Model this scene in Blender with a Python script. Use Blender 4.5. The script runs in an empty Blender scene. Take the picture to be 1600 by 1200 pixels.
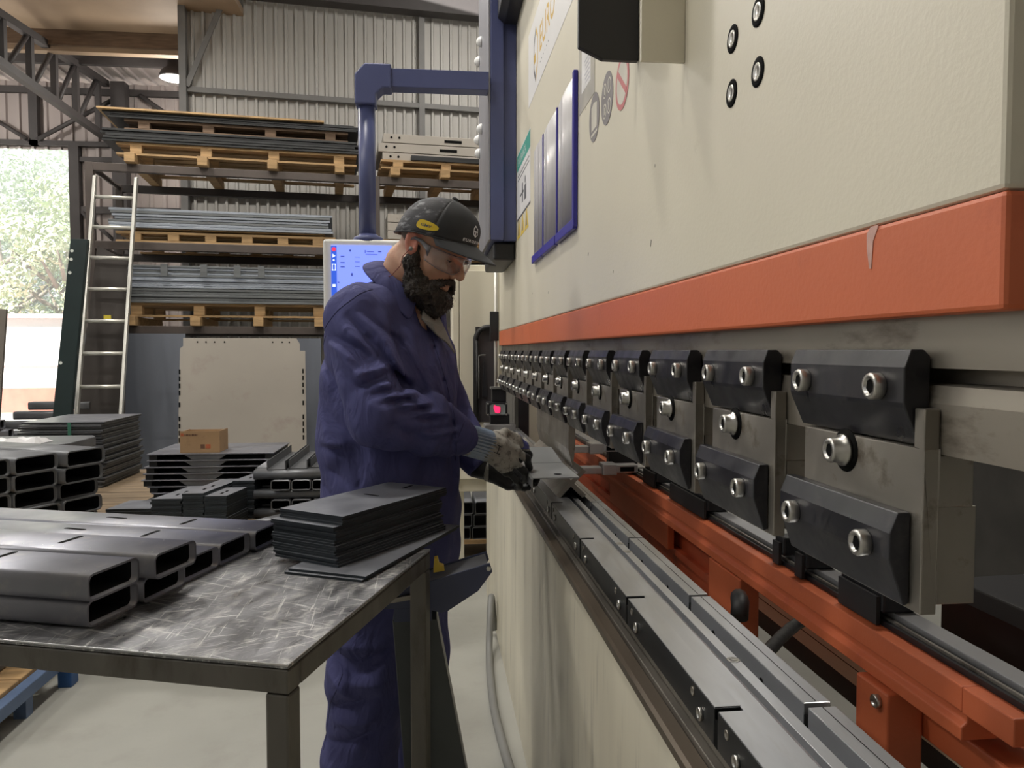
import bpy, bmesh, math, random
import numpy as np
from math import sin, cos, pi, atan, atan2, sqrt, radians
from mathutils import Vector, Matrix, noise as mnoise

SC = bpy.context.scene
COL = SC.collection
random.seed(7)

# ------------------------------------------------------------------ camera
cam_d = bpy.data.cameras.new('camera')
cam_d.sensor_fit = 'HORIZONTAL'
cam_d.sensor_width = 36.0
cam_d.lens = 36.0 * 1200.0 / 1600.0
cam_d.clip_start = 0.02
cam = bpy.data.objects.new('camera', cam_d)
COL.objects.link(cam)
YAW, PITCH = atan(127 / 1200), atan(52 / 1200)
cam.location = (0, 0, 1.38)
cam.rotation_euler = (pi / 2 - PITCH, 0, -YAW)
SC.camera = cam

# ------------------------------------------------------------------ view, world, lights
SC.view_settings.view_transform = 'Standard'
SC.view_settings.look = 'None'
SC.view_settings.exposure = 0.0
SC.view_settings.gamma = 1.0
SC.view_settings.use_curve_mapping = False
SC.cycles.use_denoising = True
SC.cycles.max_bounces = 8

world = bpy.data.worlds.new('sky')
SC.world = world
world.use_nodes = True
bg = world.node_tree.nodes['Background']
bg.inputs[0].default_value = (0.93, 0.96, 1.0, 1)
bg.inputs[1].default_value = 0.70

def area(name, loc, target, size, power, color=(1, 1, 1), size_y=None, spread=pi):
    d = bpy.data.lights.new(name, 'AREA')
    d.energy = power
    d.color = color
    d.shape = 'RECTANGLE' if size_y else 'DISK'
    d.size = size
    if size_y:
        d.size_y = size_y
    d.spread = spread
    o = bpy.data.objects.new(name, d)
    COL.objects.link(o)
    o.location = loc
    o.rotation_euler = (Vector(target) - Vector(loc)).to_track_quat('-Z', 'Y').to_euler()
    return o

sun_d = bpy.data.lights.new('sun', 'SUN')
sun_d.energy = 20.0
sun_d.angle = 0.02
sun_d.color = (1.0, 0.975, 0.93)
sun = bpy.data.objects.new('sun', sun_d)
COL.objects.link(sun)
sun.rotation_euler = (radians(42), 0, radians(-30))     # shines away from the camera side, over the roof

WARM = (1.0, 0.955, 0.885)
area('unseen_overhead_light', (-0.75, 2.95, 5.2), (-0.9, 2.9, 0), 0.35, 62, WARM)
area('unseen_overhead_light', (-0.75, 4.7, 5.2), (-0.9, 4.7, 0), 0.35, 50, WARM)
area('unseen_overhead_light', (-2.6, 0.95, 5.2), (-1.3, 0.9, 0), 0.5, 48, WARM)
area('unseen_overhead_light', (-2.8, 6.6, 5.2), (-2.6, 6.4, 0), 0.6, 90, WARM)
area('unseen_overhead_light', (0.9, 7.0, 5.7), (1.2, 9.4, 3.2), 0.6, 60, WARM)  # added light washing the back wall, without a fitting
def point_light(loc, power):
    d = bpy.data.lights.new('left_bay_point_light', 'POINT'); d.energy = power; d.color = WARM; d.shadow_soft_size = .15
    o = bpy.data.objects.new('left_bay_point_light', d); COL.objects.link(o); o.location = loc
point_light((-3.36, 10.75, 4.86), 70)
point_light((-6.6, 10.2, 4.6), 80)  # added point light that brightens the far wall of the left bay
area('unseen_overhead_light', (2.2, 2.0, 5.2), (1.6, 2.2, 0), 0.6, 60, WARM)  # added light that brightens the space behind the machine
area('unseen_overhead_light', (-4.6, 2.2, 5.2), (-4.0, 2.4, 0), 0.6, 70, WARM)

# ------------------------------------------------------------------ helpers
class G:
    """Collects shapes; obj() links them as ONE mesh object."""
    def __init__(self):
        self.v = []; self.f = []; self.s = []
    def add(self, vs, fs, smooth=False):
        n = len(self.v)
        self.v.extend([tuple(p) for p in vs])
        self.f.extend([tuple(i + n for i in f) for f in fs])
        self.s.extend([smooth] * len(fs))
        return self
    def box(self, x0, x1, y0, y1, z0, z1):
        vs = [(x, y, z) for z in (z0, z1) for y in (y0, y1) for x in (x0, x1)]
        return self.add(vs, [(0, 2, 3, 1), (4, 5, 7, 6), (0, 1, 5, 4), (2, 6, 7, 3), (0, 4, 6, 2), (1, 3, 7, 5)])
    def prism(self, poly, axis, a0, a1, smooth=False):
        def mk(p, a):
            return {'x': (a, p[0], p[1]), 'y': (p[0], a, p[1]), 'z': (p[0], p[1], a)}[axis]
        n = len(poly)
        vs = [mk(p, a0) for p in poly] + [mk(p, a1) for p in poly]
        fs = [tuple(range(n)), tuple(range(2 * n - 1, n - 1, -1))]
        self.add(vs, fs)
        return self.add(vs, [(i, i + n, (i + 1) % n + n, (i + 1) % n) for i in range(n)], smooth)
    def sweep(self, poly, frames, smooth=False):
        """closed polygon (u,v) swept along frames (origin, U, V), capped."""
        n = len(poly); vs = []
        for o, U, V in frames:
            o, U, V = Vector(o), Vector(U), Vector(V)
            vs += [tuple(o + U * a + V * b) for a, b in poly]
        fs = []
        for k in range(len(frames) - 1):
            for i in range(n):
                j = (i + 1) % n
                fs.append((k * n + i, k * n + j, k * n + n + j, k * n + n + i))
        self.add(vs, fs, smooth)
        m = (len(frames) - 1) * n
        return self.add(vs, [tuple(range(n - 1, -1, -1)), tuple(range(m, m + n))])
    def cyl(self, p0, p1, r, n=16, r2=None, cap=True):
        p0, p1 = Vector(p0), Vector(p1)
        d = (p1 - p0).normalized()
        a = d.orthogonal().normalized(); b = d.cross(a)
        r2 = r if r2 is None else r2
        vs = [tuple(p0 + (a * cos(2 * pi * i / n) + b * sin(2 * pi * i / n)) * r) for i in range(n)]
        vs += [tuple(p1 + (a * cos(2 * pi * i / n) + b * sin(2 * pi * i / n)) * r2) for i in range(n)]
        self.add(vs, [(i, (i + 1) % n, (i + 1) % n + n, i + n) for i in range(n)], True)
        if cap:
            self.add(vs[:n], [tuple(range(n - 1, -1, -1))])
            self.add(vs[n:], [tuple(range(n))])
        return self
    def tube(self, pts, r, n=10, closed=False):
        P = [Vector(p) for p in pts]; m = len(P)
        R = r if isinstance(r, (list, tuple)) else [r] * m
        vs = []; prev = None
        for i in range(m):
            t = (P[min(i + 1, m - 1)] - P[max(i - 1, 0)]).normalized()
            if prev is None:
                a = t.orthogonal().normalized()
            else:
                a = (prev - t * prev.dot(t)).normalized()
            prev = a; b = t.cross(a)
            vs += [tuple(P[i] + (a * cos(2 * pi * k / n) + b * sin(2 * pi * k / n)) * R[i]) for k in range(n)]
        fs = [(i * n + k, i * n + (k + 1) % n, i * n + n + (k + 1) % n, i * n + n + k) for i in range(m - 1) for k in range(n)]
        self.add(vs, fs, True)
        self.add(vs[:n], [tuple(range(n - 1, -1, -1))])
        return self.add(vs[-n:], [tuple(range(n))])
    def lathe(self, base, axis, prof, n=24):
        """prof: (radius, height along axis)."""
        base, d = Vector(base), Vector(axis).normalized()
        a = d.orthogonal().normalized(); b = d.cross(a); vs = []
        for r, h in prof:
            vs += [tuple(base + d * h + (a * cos(2 * pi * i / n) + b * sin(2 * pi * i / n)) * r) for i in range(n)]
        fs = [(k * n + i, k * n + (i + 1) % n, k * n + n + (i + 1) % n, k * n + n + i) for k in range(len(prof) - 1) for i in range(n)]
        self.add(vs, fs, True)
        self.add(vs[:n], [tuple(range(n - 1, -1, -1))])
        return self.add(vs[-n:], [tuple(range(n))])
    def socket_screw(self, c, d, r, h):
        """cap screw with hexagon socket, head sits on c and sticks out along d."""
        c, d = Vector(c), Vector(d).normalized()
        self.lathe(c, d, [(r * .98, 0), (r, h * .1), (r, h * .8), (r * .9, h), (r * .64, h), (r * .60, h * .72), (r * .01, h * .72)], 20)
        return self
    def obj(self, name, m, parent=None, bevel=0, seg=2, smooth=False, fix=True, world=True):
        me = bpy.data.meshes.new(name)
        V = self.v
        if parent is not None and world:
            inv = wmat(parent).inverted()
            V = [tuple(inv @ Vector(p)) for p in V]
        me.from_pydata(V, [], self.f)
        me.polygons.foreach_set('use_smooth', [bool(s or smooth) for s in self.s])
        if fix:
            b = bmesh.new(); b.from_mesh(me)
            bmesh.ops.remove_doubles(b, verts=b.verts, dist=1e-6)
            bmesh.ops.recalc_face_normals(b, faces=b.faces)
            b.to_mesh(me); b.free()
        for k in (m if isinstance(m, (list, tuple)) else [m]):
            if k is not None: me.materials.append(k)
        me.update()
        o = bpy.data.objects.new(name, me)
        COL.objects.link(o)
        if parent is not None:
            o.parent = parent
        if bevel:
            md = o.modifiers.new('bevel', 'BEVEL')
            md.width = bevel; md.segments = seg; md.limit_method = 'ANGLE'; md.angle_limit = radians(35)
        return o

def wmat(o):
    m = Matrix.Translation(o.location) @ o.rotation_euler.to_matrix().to_4x4()
    return wmat(o.parent) @ m if o.parent is not None else m

def tag(o, label=None, cat=None, group=None, kind=None):
    if label: o['label'] = label
    if cat: o['category'] = cat
    if group: o['group'] = group
    if kind: o['kind'] = kind
    return o

def thing(name, label, cat, loc=(0, 0, 0), rz=0, group=None):
    o = bpy.data.objects.new(name, None)
    COL.objects.link(o)
    o.empty_display_size = .05
    o.location = loc; o.rotation_euler = (0, 0, rz)
    return tag(o, label, cat, group)

def struct(o):
    o['kind'] = 'structure'
    return o

def dup(root, loc, rz=None, label=None):
    kids = {}
    for o in COL.objects:
        if o.parent: kids.setdefault(o.parent.name, []).append(o)
    def cp(o, par):
        c = o.copy(); COL.objects.link(c)
        if par is not None: c.parent = par
        for ch in kids.get(o.name, []): cp(ch, c)
        return c
    r = cp(root, None)
    r.location = loc
    if rz is not None: r.rotation_euler = (0, 0, rz)
    if label: r['label'] = label
    return r

ORD = ['first', 'second', 'third', 'fourth', 'fifth', 'sixth', 'seventh', 'eighth', 'ninth', 'tenth', 'eleventh', 'twelfth',
       'thirteenth', 'fourteenth', 'fifteenth', 'sixteenth', 'seventeenth', 'eighteenth', 'nineteenth', 'twentieth']

def text_verts(s, size, spacing=1.0, bold=0.0):
    """mesh of a line of text in its own x,y plane -> verts, faces, width"""
    cu = bpy.data.curves.new('t', 'FONT'); cu.body = s; cu.size = size; cu.space_character = spacing
    cu.resolution_u = 3; cu.offset = bold
    o = bpy.data.objects.new('t', cu); COL.objects.link(o)
    dg = bpy.context.evaluated_depsgraph_get()
    me = bpy.data.meshes.new_from_object(o.evaluated_get(dg))
    vs = [tuple(v.co) for v in me.vertices]; fs = [tuple(p.vertices) for p in me.polygons]
    bpy.data.objects.remove(o); bpy.data.curves.remove(cu); bpy.data.meshes.remove(me)
    w = max([v[0] for v in vs] + [0])
    return vs, fs, w

# ------------------------------------------------------------------ materials (all procedural)
MATS = {}
def mat(name, col, rough=.5, metal=0., var=.12, scale=6., stretch=(1, 1, 1), bump=0., bscale=60., col2=None, c2lo=.5, c2hi=.7, spec=.5, coat=0., rvar=.0, detail=6., gen=False):
    if name in MATS: return MATS[name]
    m = bpy.data.materials.new(name); m.use_nodes = True
    nt = m.node_tree; N = nt.nodes; L = nt.links
    b = N['Principled BSDF']
    b.inputs['Roughness'].default_value = rough
    b.inputs['Metallic'].default_value = metal
    b.inputs['Specular IOR Level'].default_value = spec
    b.inputs['Coat Weight'].default_value = coat
    tc = N.new('ShaderNodeTexCoord'); mp = N.new('ShaderNodeMapping'); mp.inputs['Scale'].default_value = stretch
    L.new(tc.outputs['Object'], mp.inputs[0])
    nz = N.new('ShaderNodeTexNoise'); nz.inputs['Scale'].default_value = scale; nz.inputs['Detail'].default_value = detail
    L.new(mp.outputs[0], nz.inputs['Vector'])
    rp = N.new('ShaderNodeValToRGB')
    rp.color_ramp.elements[0].position = .3; rp.color_ramp.elements[1].position = .7
    rp.color_ramp.elements[0].color = tuple(c * (1 - var) for c in col) + (1,)
    rp.color_ramp.elements[1].color = tuple(min(1, c * (1 + var)) for c in col) + (1,)
    L.new(nz.outputs[0], rp.inputs[0])
    out = rp.outputs[0]
    if col2:
        n2 = N.new('ShaderNodeTexNoise'); n2.inputs['Scale'].default_value = scale * 2.3; n2.inputs['Detail'].default_value = 8
        n2.inputs['Roughness'].default_value = .65
        L.new(mp.outputs[0], n2.inputs['Vector'])
        r2 = N.new('ShaderNodeValToRGB'); r2.color_ramp.elements[0].position = c2lo; r2.color_ramp.elements[1].position = c2hi
        L.new(n2.outputs[0], r2.inputs[0])
        mx = N.new('ShaderNodeMixRGB'); mx.inputs[2].default_value = tuple(col2) + (1,)
        L.new(r2.outputs[0], mx.inputs[0]); L.new(out, mx.inputs[1])
        out = mx.outputs[0]
    L.new(out, b.inputs['Base Color'])
    if rvar:
        n4 = N.new('ShaderNodeTexNoise'); n4.inputs['Scale'].default_value = scale * 1.7; n4.inputs['Detail'].default_value = 8
        L.new(mp.outputs[0], n4.inputs['Vector'])
        mr = N.new('ShaderNodeMapRange'); mr.inputs['From Min'].default_value = .3; mr.inputs['From Max'].default_value = .7
        mr.inputs['To Min'].default_value = max(.02, rough - rvar); mr.inputs['To Max'].default_value = min(1, rough + rvar)
        L.new(n4.outputs[0], mr.inputs[0]); L.new(mr.outputs[0], b.inputs['Roughness'])
    if bump:
        n3 = N.new('ShaderNodeTexNoise'); n3.inputs['Scale'].default_value = bscale; n3.inputs['Detail'].default_value = 4
        L.new(mp.outputs[0], n3.inputs['Vector'])
        bp = N.new('ShaderNodeBump'); bp.inputs['Strength'].default_value = bump; bp.inputs['Distance'].default_value = .01
        L.new(n3.outputs[0], bp.inputs['Height']); L.new(bp.outputs[0], b.inputs['Normal'])
    MATS[name] = m
    return m

def emit(name, col, strength):
    m = bpy.data.materials.new(name); m.use_nodes = True
    b = m.node_tree.nodes['Principled BSDF']
    b.inputs['Base Color'].default_value = (*col, 1)
    b.inputs['Emission Color'].default_value = (*col, 1)
    b.inputs['Emission Strength'].default_value = strength
    return m

def clear_mat(name, tint, refl):
    m = bpy.data.materials.new(name); m.use_nodes = True
    nt = m.node_tree; nt.nodes.clear()
    o = nt.nodes.new('ShaderNodeOutputMaterial'); t = nt.nodes.new('ShaderNodeBsdfTransparent')
    g = nt.nodes.new('ShaderNodeBsdfGlossy'); fr = nt.nodes.new('ShaderNodeLayerWeight'); mx = nt.nodes.new('ShaderNodeMixShader')
    mt = nt.nodes.new('ShaderNodeMath'); mt.operation = 'MULTIPLY_ADD'; mt.inputs[1].default_value = .45; mt.inputs[2].default_value = refl
    t.inputs[0].default_value = (*tint, 1); g.inputs[0].default_value = (.9, .9, .9, 1); g.inputs[1].default_value = .06
    fr.inputs[0].default_value = .2
    nt.links.new(fr.outputs['Fresnel'], mt.inputs[0]); nt.links.new(mt.outputs[0], mx.inputs[0])
    nt.links.new(t.outputs[0], mx.inputs[1]); nt.links.new(g.outputs[0], mx.inputs[2]); nt.links.new(mx.outputs[0], o.inputs[0])
    return m

CREAM = mat('cream_paint', (.70, .655, .53), .42, var=.035, scale=2.5, bump=.05, bscale=160, col2=(.52, .47, .36), c2lo=.66, c2hi=.8)
CREAM_DIRTY = mat('cream_paint_scuffed', (.66, .62, .50), .45, var=.10, scale=5, stretch=(1, 1.6, .18), col2=(.30, .28, .23), c2lo=.56, c2hi=.80)
ORANGE = mat('orange_paint', (.63, .152, .060), .45, var=.06, scale=3, bump=.05, bscale=150, col2=(.45, .09, .04), c2lo=.6, c2hi=.8)
ORANGE_DARK = mat('orange_paint_dusty', (.52, .095, .035), .5, var=.12, scale=5, col2=(.22, .06, .035), c2lo=.52, c2hi=.75)
NAVY_PAINT = mat('navy_paint', (.075, .088, .20), .38, var=.08, scale=4)
GREYBLUE_PAINT = mat('grey_blue_plate', (.27, .27, .30), .4, metal=.3, var=.06, scale=3)
BLACKBOX = mat('black_enamel', (.012, .012, .015), .45, var=.2)
BURNISH = mat('burnished_steel', (.011, .011, .016), .36, metal=.1, var=.35, scale=14, rvar=.12, col2=(.055, .052, .05), c2lo=.56, c2hi=.84, spec=.7)
STEEL_OLD = mat('oily_ground_steel', (.29, .27, .235), .42, metal=.75, var=.14, scale=9, rvar=.12, col2=(.10, .075, .05), c2lo=.57, c2hi=.74)
STEEL_RAM = mat('stained_ram_steel', (.27, .245, .205), .45, metal=.7, var=.12, scale=6, stretch=(1, .5, 1.5), rvar=.12, col2=(.085, .06, .04), c2lo=.55, c2hi=.75)
STEEL_BRIGHT = mat('ground_steel', (.56, .57, .59), .33, metal=.88, var=.05, scale=10, stretch=(3, .6, 3), rvar=.05, col2=(.52, .52, .52), c2lo=.55, c2hi=.85)
SCREW = mat('zinc_screw', (.50, .49, .46), .30, metal=1., var=.08, scale=40)
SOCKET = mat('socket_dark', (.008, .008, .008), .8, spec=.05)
TABLE_STEEL = mat('scratched_table_steel', (.20, .20, .21), .40, metal=.8, var=.35, scale=9, stretch=(2.2, .9, 1), rvar=.14, col2=(.55, .54, .52), c2lo=.52, c2hi=.78, bump=.05, bscale=120)
TABLE_FRAME = mat('raw_tube_steel', (.13, .122, .108), .45, metal=.7, var=.2, scale=9, stretch=(1, 1, .3), rvar=.1, col2=(.07, .06, .05), c2lo=.5, c2hi=.75)
PLATE = mat('hot_rolled_plate', (.23, .24, .27), .42, metal=.5, var=.10, scale=8, rvar=.08)
PLATE_EDGE = mat('laser_cut_edge', (.035, .043, .05), .5, metal=.5, var=.35, scale=60, stretch=(.3, .3, 4))
def scratches(m, strength=.75):
    """fine criss-cross scuffs on a worn steel sheet"""
    nt = m.node_tree; N = nt.nodes; L = nt.links; b = N['Principled BSDF']
    tc = N.new('ShaderNodeTexCoord'); out = b.inputs['Base Color'].links[0].from_socket
    for ang, sc, lo in ((.25, (5, 130, 1), .615), (1.25, (7, 170, 1), .63), (-.5, (8, 120, 1), .625), (2.2, (5, 190, 1), .635)):
        m0 = N.new('ShaderNodeMapping'); m0.inputs['Rotation'].default_value = (0, 0, ang); L.new(tc.outputs['Object'], m0.inputs[0])
        mp = N.new('ShaderNodeMapping'); mp.inputs['Scale'].default_value = sc
        nz = N.new('ShaderNodeTexNoise'); nz.inputs['Scale'].default_value = 1.6; nz.inputs['Detail'].default_value = 3; nz.inputs['Distortion'].default_value = .4
        rp = N.new('ShaderNodeValToRGB'); rp.color_ramp.elements[0].position = lo; rp.color_ramp.elements[1].position = lo + .07
        rp.color_ramp.elements[1].color = (strength,) * 3 + (1,)
        mx = N.new('ShaderNodeMixRGB'); mx.inputs[2].default_value = (.66, .65, .63, 1)
        L.new(m0.outputs[0], mp.inputs[0]); L.new(mp.outputs[0], nz.inputs['Vector']); L.new(nz.outputs[0], rp.inputs[0])
        L.new(rp.outputs[0], mx.inputs[0]); L.new(out, mx.inputs[1]); out = mx.outputs[0]
    L.new(out, b.inputs['Base Color'])
scratches(TABLE_STEEL)
CHAN = mat('bent_channel_steel', (.26, .265, .30), .38, metal=.75, var=.10, scale=6, rvar=.08, col2=(.38, .37, .37), c2lo=.55, c2hi=.8)
CHAN_DARK = mat('dull_channel_steel', (.15, .155, .165), .45, metal=.5, var=.15, scale=8)
INSIDE = mat('channel_inner_shade', (.018, .018, .02), .7, spec=.2)  # near-black, carries the shade inside the channels
GALV = mat('galvanised_sheet', (.33, .36, .41), .42, metal=.5, var=.14, scale=5, stretch=(.4, 1, 6), col2=(.14, .18, .28), c2lo=.62, c2hi=.72)
GALV_DARK = mat('dull_galvanised_sheet', (.17, .18, .185), .45, metal=.5, var=.2, scale=5, stretch=(.4, 1, 6))
DARKSHEET = mat('black_sheet', (.035, .036, .037), .5, metal=.4, var=.3, scale=4, stretch=(.5, 1, 6))
BEIGE_SHEET = mat('beige_sheet', (.40, .365, .32), .5, metal=.15, var=.06, scale=1.5, col2=(.33, .27, .24), c2lo=.55, c2hi=.75)
BLUE_SHEET = mat('blue_grey_sheet', (.165, .18, .215), .45, metal=.3, var=.18, scale=1.2, stretch=(3, 1, .4))
DKGREEN = mat('dark_green_plate', (.012, .025, .026), .4, var=.2, scale=3)
BROWN_SHEET = mat('brown_plate', (.045, .038, .034), .5, metal=.3, var=.3, scale=2)
WOOD = mat('pallet_wood', (.42, .27, .13), .75, var=.28, scale=7, stretch=(.6, 5, 5), col2=(.22, .13, .06), c2lo=.55, c2hi=.8)
OLD_BOARD = mat('old_board', (.24, .175, .11), .8, var=.3, scale=7, stretch=(.6, 5, 5), col2=(.12, .085, .055), c2lo=.5, c2hi=.75)
WOOD_DARK = mat('weathered_wood', (.17, .11, .07), .8, var=.3, scale=7, stretch=(.6, 5, 5))
CARTON = mat('cardboard', (.38, .24, .125), .8, var=.10, scale=8, col2=(.24, .15, .08), c2lo=.6, c2hi=.8)
RACK = mat('rack_brown_steel', (.085, .068, .06), .5, metal=.2, var=.15)
FRAME_GREY = mat('wall_frame_grey', (.17, .165, .16), .5, var=.1)
FRAME_DARK = mat('dark_roof_steel', (.05, .043, .042), .6, var=.1)
ALU = mat('ladder_aluminium', (.62, .61, .56), .4, metal=.6, var=.08)
WALL_N = mat('corrugated_grey', (.44, .425, .40), .5, metal=.1, var=.06, scale=.7, stretch=(1, 1, .25), col2=(.33, .31, .28), c2lo=.58, c2hi=.8)
WALL_L = mat('corrugated_pinkish', (.40, .345, .325), .55, metal=.1, var=.08, scale=.7, stretch=(1, 1, .25))
CONCRETE = mat('concrete_floor', (.355, .352, .318), .6, var=.07, scale=2.2, bump=.04, bscale=50, col2=(.31, .30, .27), c2lo=.52, c2hi=.80, rvar=.10)
BROWN_BOARD = mat('brown_board', (.36, .255, .17), .7, var=.1, scale=2)
WHITE_SHELL = mat('white_enclosure', (.78, .78, .76), .35, var=.02)
RUBBER = mat('grey_rubber_hose', (.20, .20, .19), .5, var=.08)
BLACK_RUBBER = mat('black_rubber', (.016, .016, .017), .55)
# ================================================================== building shell
BA = radians(7)                                   # the shed stands 7 degrees askew to the machine
BO = Vector((-1.976, 7.697, 0))
BM = Matrix.Translation(BO) @ Matrix.Rotation(BA, 4, 'Z')
def bw(u, v, z=0):
    return BM @ Vector((u, v, z))
class GB(G):
    """builder whose shapes are given in the shed's own axes"""
    def obj(self, *a, **k):
        self.v = [tuple(BM @ Vector(p)) for p in self.v]
        return G.obj(self, *a, **k)

struct(G().box(-14, 7, -6, 40, -.2, 0).obj('floor', CONCRETE))

def corrugated(g, u0, u1, v, z0, z1, pitch, depth=.034, face=-1):
    """trapezoid-ribbed sheet standing in the u,z plane at v, ribs towards -v"""
    prof = []
    u = u0
    while u < u1:
        for du, dv in ((0, 0), (.62, 0), (.70, 1), (.92, 1)):
            prof.append((min(u + du * pitch, u1), v + face * depth * dv))
        u += pitch
    prof.append((u1, v))
    n = len(prof)
    vs = [(a, b, z0) for a, b in prof] + [(a, b, z1) for a, b in prof]
    g.add(vs, [(i, i + 1, i + 1 + n, i + n) for i in range(n - 1)])

g = GB(); corrugated(g, -.66, 7.0, 1.96, 0, 6.5, .118)
struct(g.obj('wall_back', WALL_N, fix=False))
g = GB()
for z in (4.44, 3.24, 2.0, 5.58): g.box(-.66, 7, 1.86, 1.925, z - .03, z + .03)
struct(g.obj('trim_1', FRAME_GREY))
g = GB(); g.box(-.70, -.62, 1.80, 1.96, 0, 6.5)
struct(g.obj('trim_2', FRAME_GREY, bevel=.004))
g = GB(); g.box(2.09, 2.16, 1.84, 1.93, 0, 6.4)
struct(g.obj('trim_3', FRAME_GREY))
g = GB(); g.sweep([(-.03, -.015), (.03, -.015), (.03, .015), (-.03, .015)], [((-.62, 1.84, 4.46), (.93, 0, -.36), (0, 1, 0)), ((-.1, 1.84, 5.72), (.93, 0, -.36), (0, 1, 0))])
struct(g.obj('trim_4', FRAME_GREY))
g = GB(); g.box(-.3, 5, 1.66, 1.84, 5.52, 5.75)
struct(g.obj('trim_5', FRAME_DARK))

# far wall with the big doorway to the yard
FY = 12.2
g = G()
corrugated(g, -5.27, -1.0, FY, 0, 5.35, .19)
corrugated(g, -9.6, -5.27, FY, 4.36, 5.35, .19)
corrugated(g, -9.6, -9.2, FY, 0, 4.36, .19)
struct(g.obj('wall_far', WALL_L, fix=False))
g = G()
g.box(-9.6, -2.9, FY - .12, FY - .03, 4.40, 4.47); g.box(-9.6, -1, FY - .1, FY - .03, 5.16, 5.25)
g.box(-5.3, -5.16, FY - .12, FY, 0, 4.4); g.box(-5.16, -2.9, FY - .1, FY - .03, 4.18, 4.25); g.box(-5.16, -2.9, FY - .1, FY - .03, 3.42, 3.52)
g.box(-5.84, -5.72, FY - .12, FY - .02, 4.4, 5.2)
for (xa, za, xb, zb) in ((-6.3, 4.75, -5.85, 4.47), (-5.7, 4.47, -4.5, 5.15), (-4.25, 5.15, -3.6, 4.7), (-5.1, 3.42, -4.65, 3.0), (-4.65, 2.9, -4.0, 3.4)):
    g.tube([(xa, FY - .16, za), (xb, FY - .16, zb)], .032, 6)
struct(g.obj('trim_6', FRAME_DARK))
struct(G().box(-4.62, -4.42, FY - .3, FY - .12, 0, 5.3).obj('trim_7', FRAME_DARK))

# low roof of the left bay on purlins
g = G()
n = 40
x = -9.6
prof = []
while x < -2.4:
    for du, dv in ((0, 0), (.62, 0), (.70, 1), (.92, 1)): prof.append((x + du * .19, 5.42 - .028 * dv))
    x += .19
m = len(prof)
g.add([(a, 9.9, b) for a, b in prof] + [(a, FY + .8, b) for a, b in prof], [(i, i + m, i + 1 + m, i + 1) for i in range(m - 1)])
struct(g.obj('roof_left', WALL_L, fix=False))
g = G()
for y in (10.35, 11.1): g.box(-9.6, -2.6, y, y + .07, 5.25, 5.39)
struct(g.obj('trim_8', FRAME_DARK))
# lattice truss running back to the column
g = G()
X0 = -4.75
def chord(y0, z0, y1, z1, r): g.sweep([(-r, -r), (r, -r), (r, r), (-r, r)], [((X0, y0, z0), (1, 0, 0), (0, 0, 1)), ((X0, y1, z1), (1, 0, 0), (0, 0, 1))])
chord(7.6, 4.62, 12.1, 4.52, .045); chord(7.6, 5.0, 12.1, 5.32, .045)
ys = [8.6, 9.3, 9.9, 10.5, 11.1, 11.8]
zt = lambda y: 5.0 + (y - 7.6) * .32 / 4.5
zb = lambda y: 4.62 - (y - 7.6) * .1 / 4.5
for i, y in enumerate(ys):
    g.box(X0 - .035, X0 + .035, y - .035, y + .035, zb(y), zt(y))
    if i: g.tube([(X0, ys[i - 1] + .05, zb(y)), (X0, y - .02, zt(y))], .032, 6)
struct(g.obj('trim_9', FRAME_DARK))
# boarded bulkhead beam in front of the low roof
g = G(); g.box(-9, -2.2, 8.9, 10.3, 5.37, 5.45); g.box(-9, -2.2, 10.3, 10.42, 5.12, 5.45)
struct(g.obj('trim_10', BROWN_BOARD))
g = G(); g.box(-9, -2.2, 10.26, 10.3, 5.18, 5.37)
struct(g.obj('trim_11', WOOD_DARK))
# main roof
struct(G().box(-9.6, 6.5, -3.0, 8.9, 6.5, 6.55).obj('roof_main', WALL_N))
struct(G().box(-9.7, -9.6, -3.0, 12.2, 0, 2.6).obj('wall_left', WALL_L))
g = G(); g.box(4.6, 4.7, -3, 9.6, 0, 6.5); struct(g.obj('wall_right', WALL_N))

struct(G().box(-9.6, 6.5, -3.1, -3.0, 0, 6.5).obj('wall_front', WALL_N))
# high bay lamp in the left bay
t = thing('high_bay_lamp', 'round high bay lamp glowing under the low roof of the left bay', 'lamp', (-3.36, 10.75, 5.25))
G().cyl((-3.36, 10.75, 5.25), (-3.36, 10.75, 5.40), .02, 8).obj('stem', FRAME_DARK, t)
G().lathe((-3.36, 10.75, 4.98), (0, 0, 1), [(.19, 0), (.19, .02), (.16, .09), (.09, .15), (.085, .27), (.02, .28)], 24).obj('lamp_shade', FRAME_DARK, t)
G().lathe((-3.36, 10.75, 4.955), (0, 0, 1), [(.01, 0), (.1, .004), (.175, .024)], 24).obj('diffuser', emit('lamp_glow', (1, .97, .9), 6), t)

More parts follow.
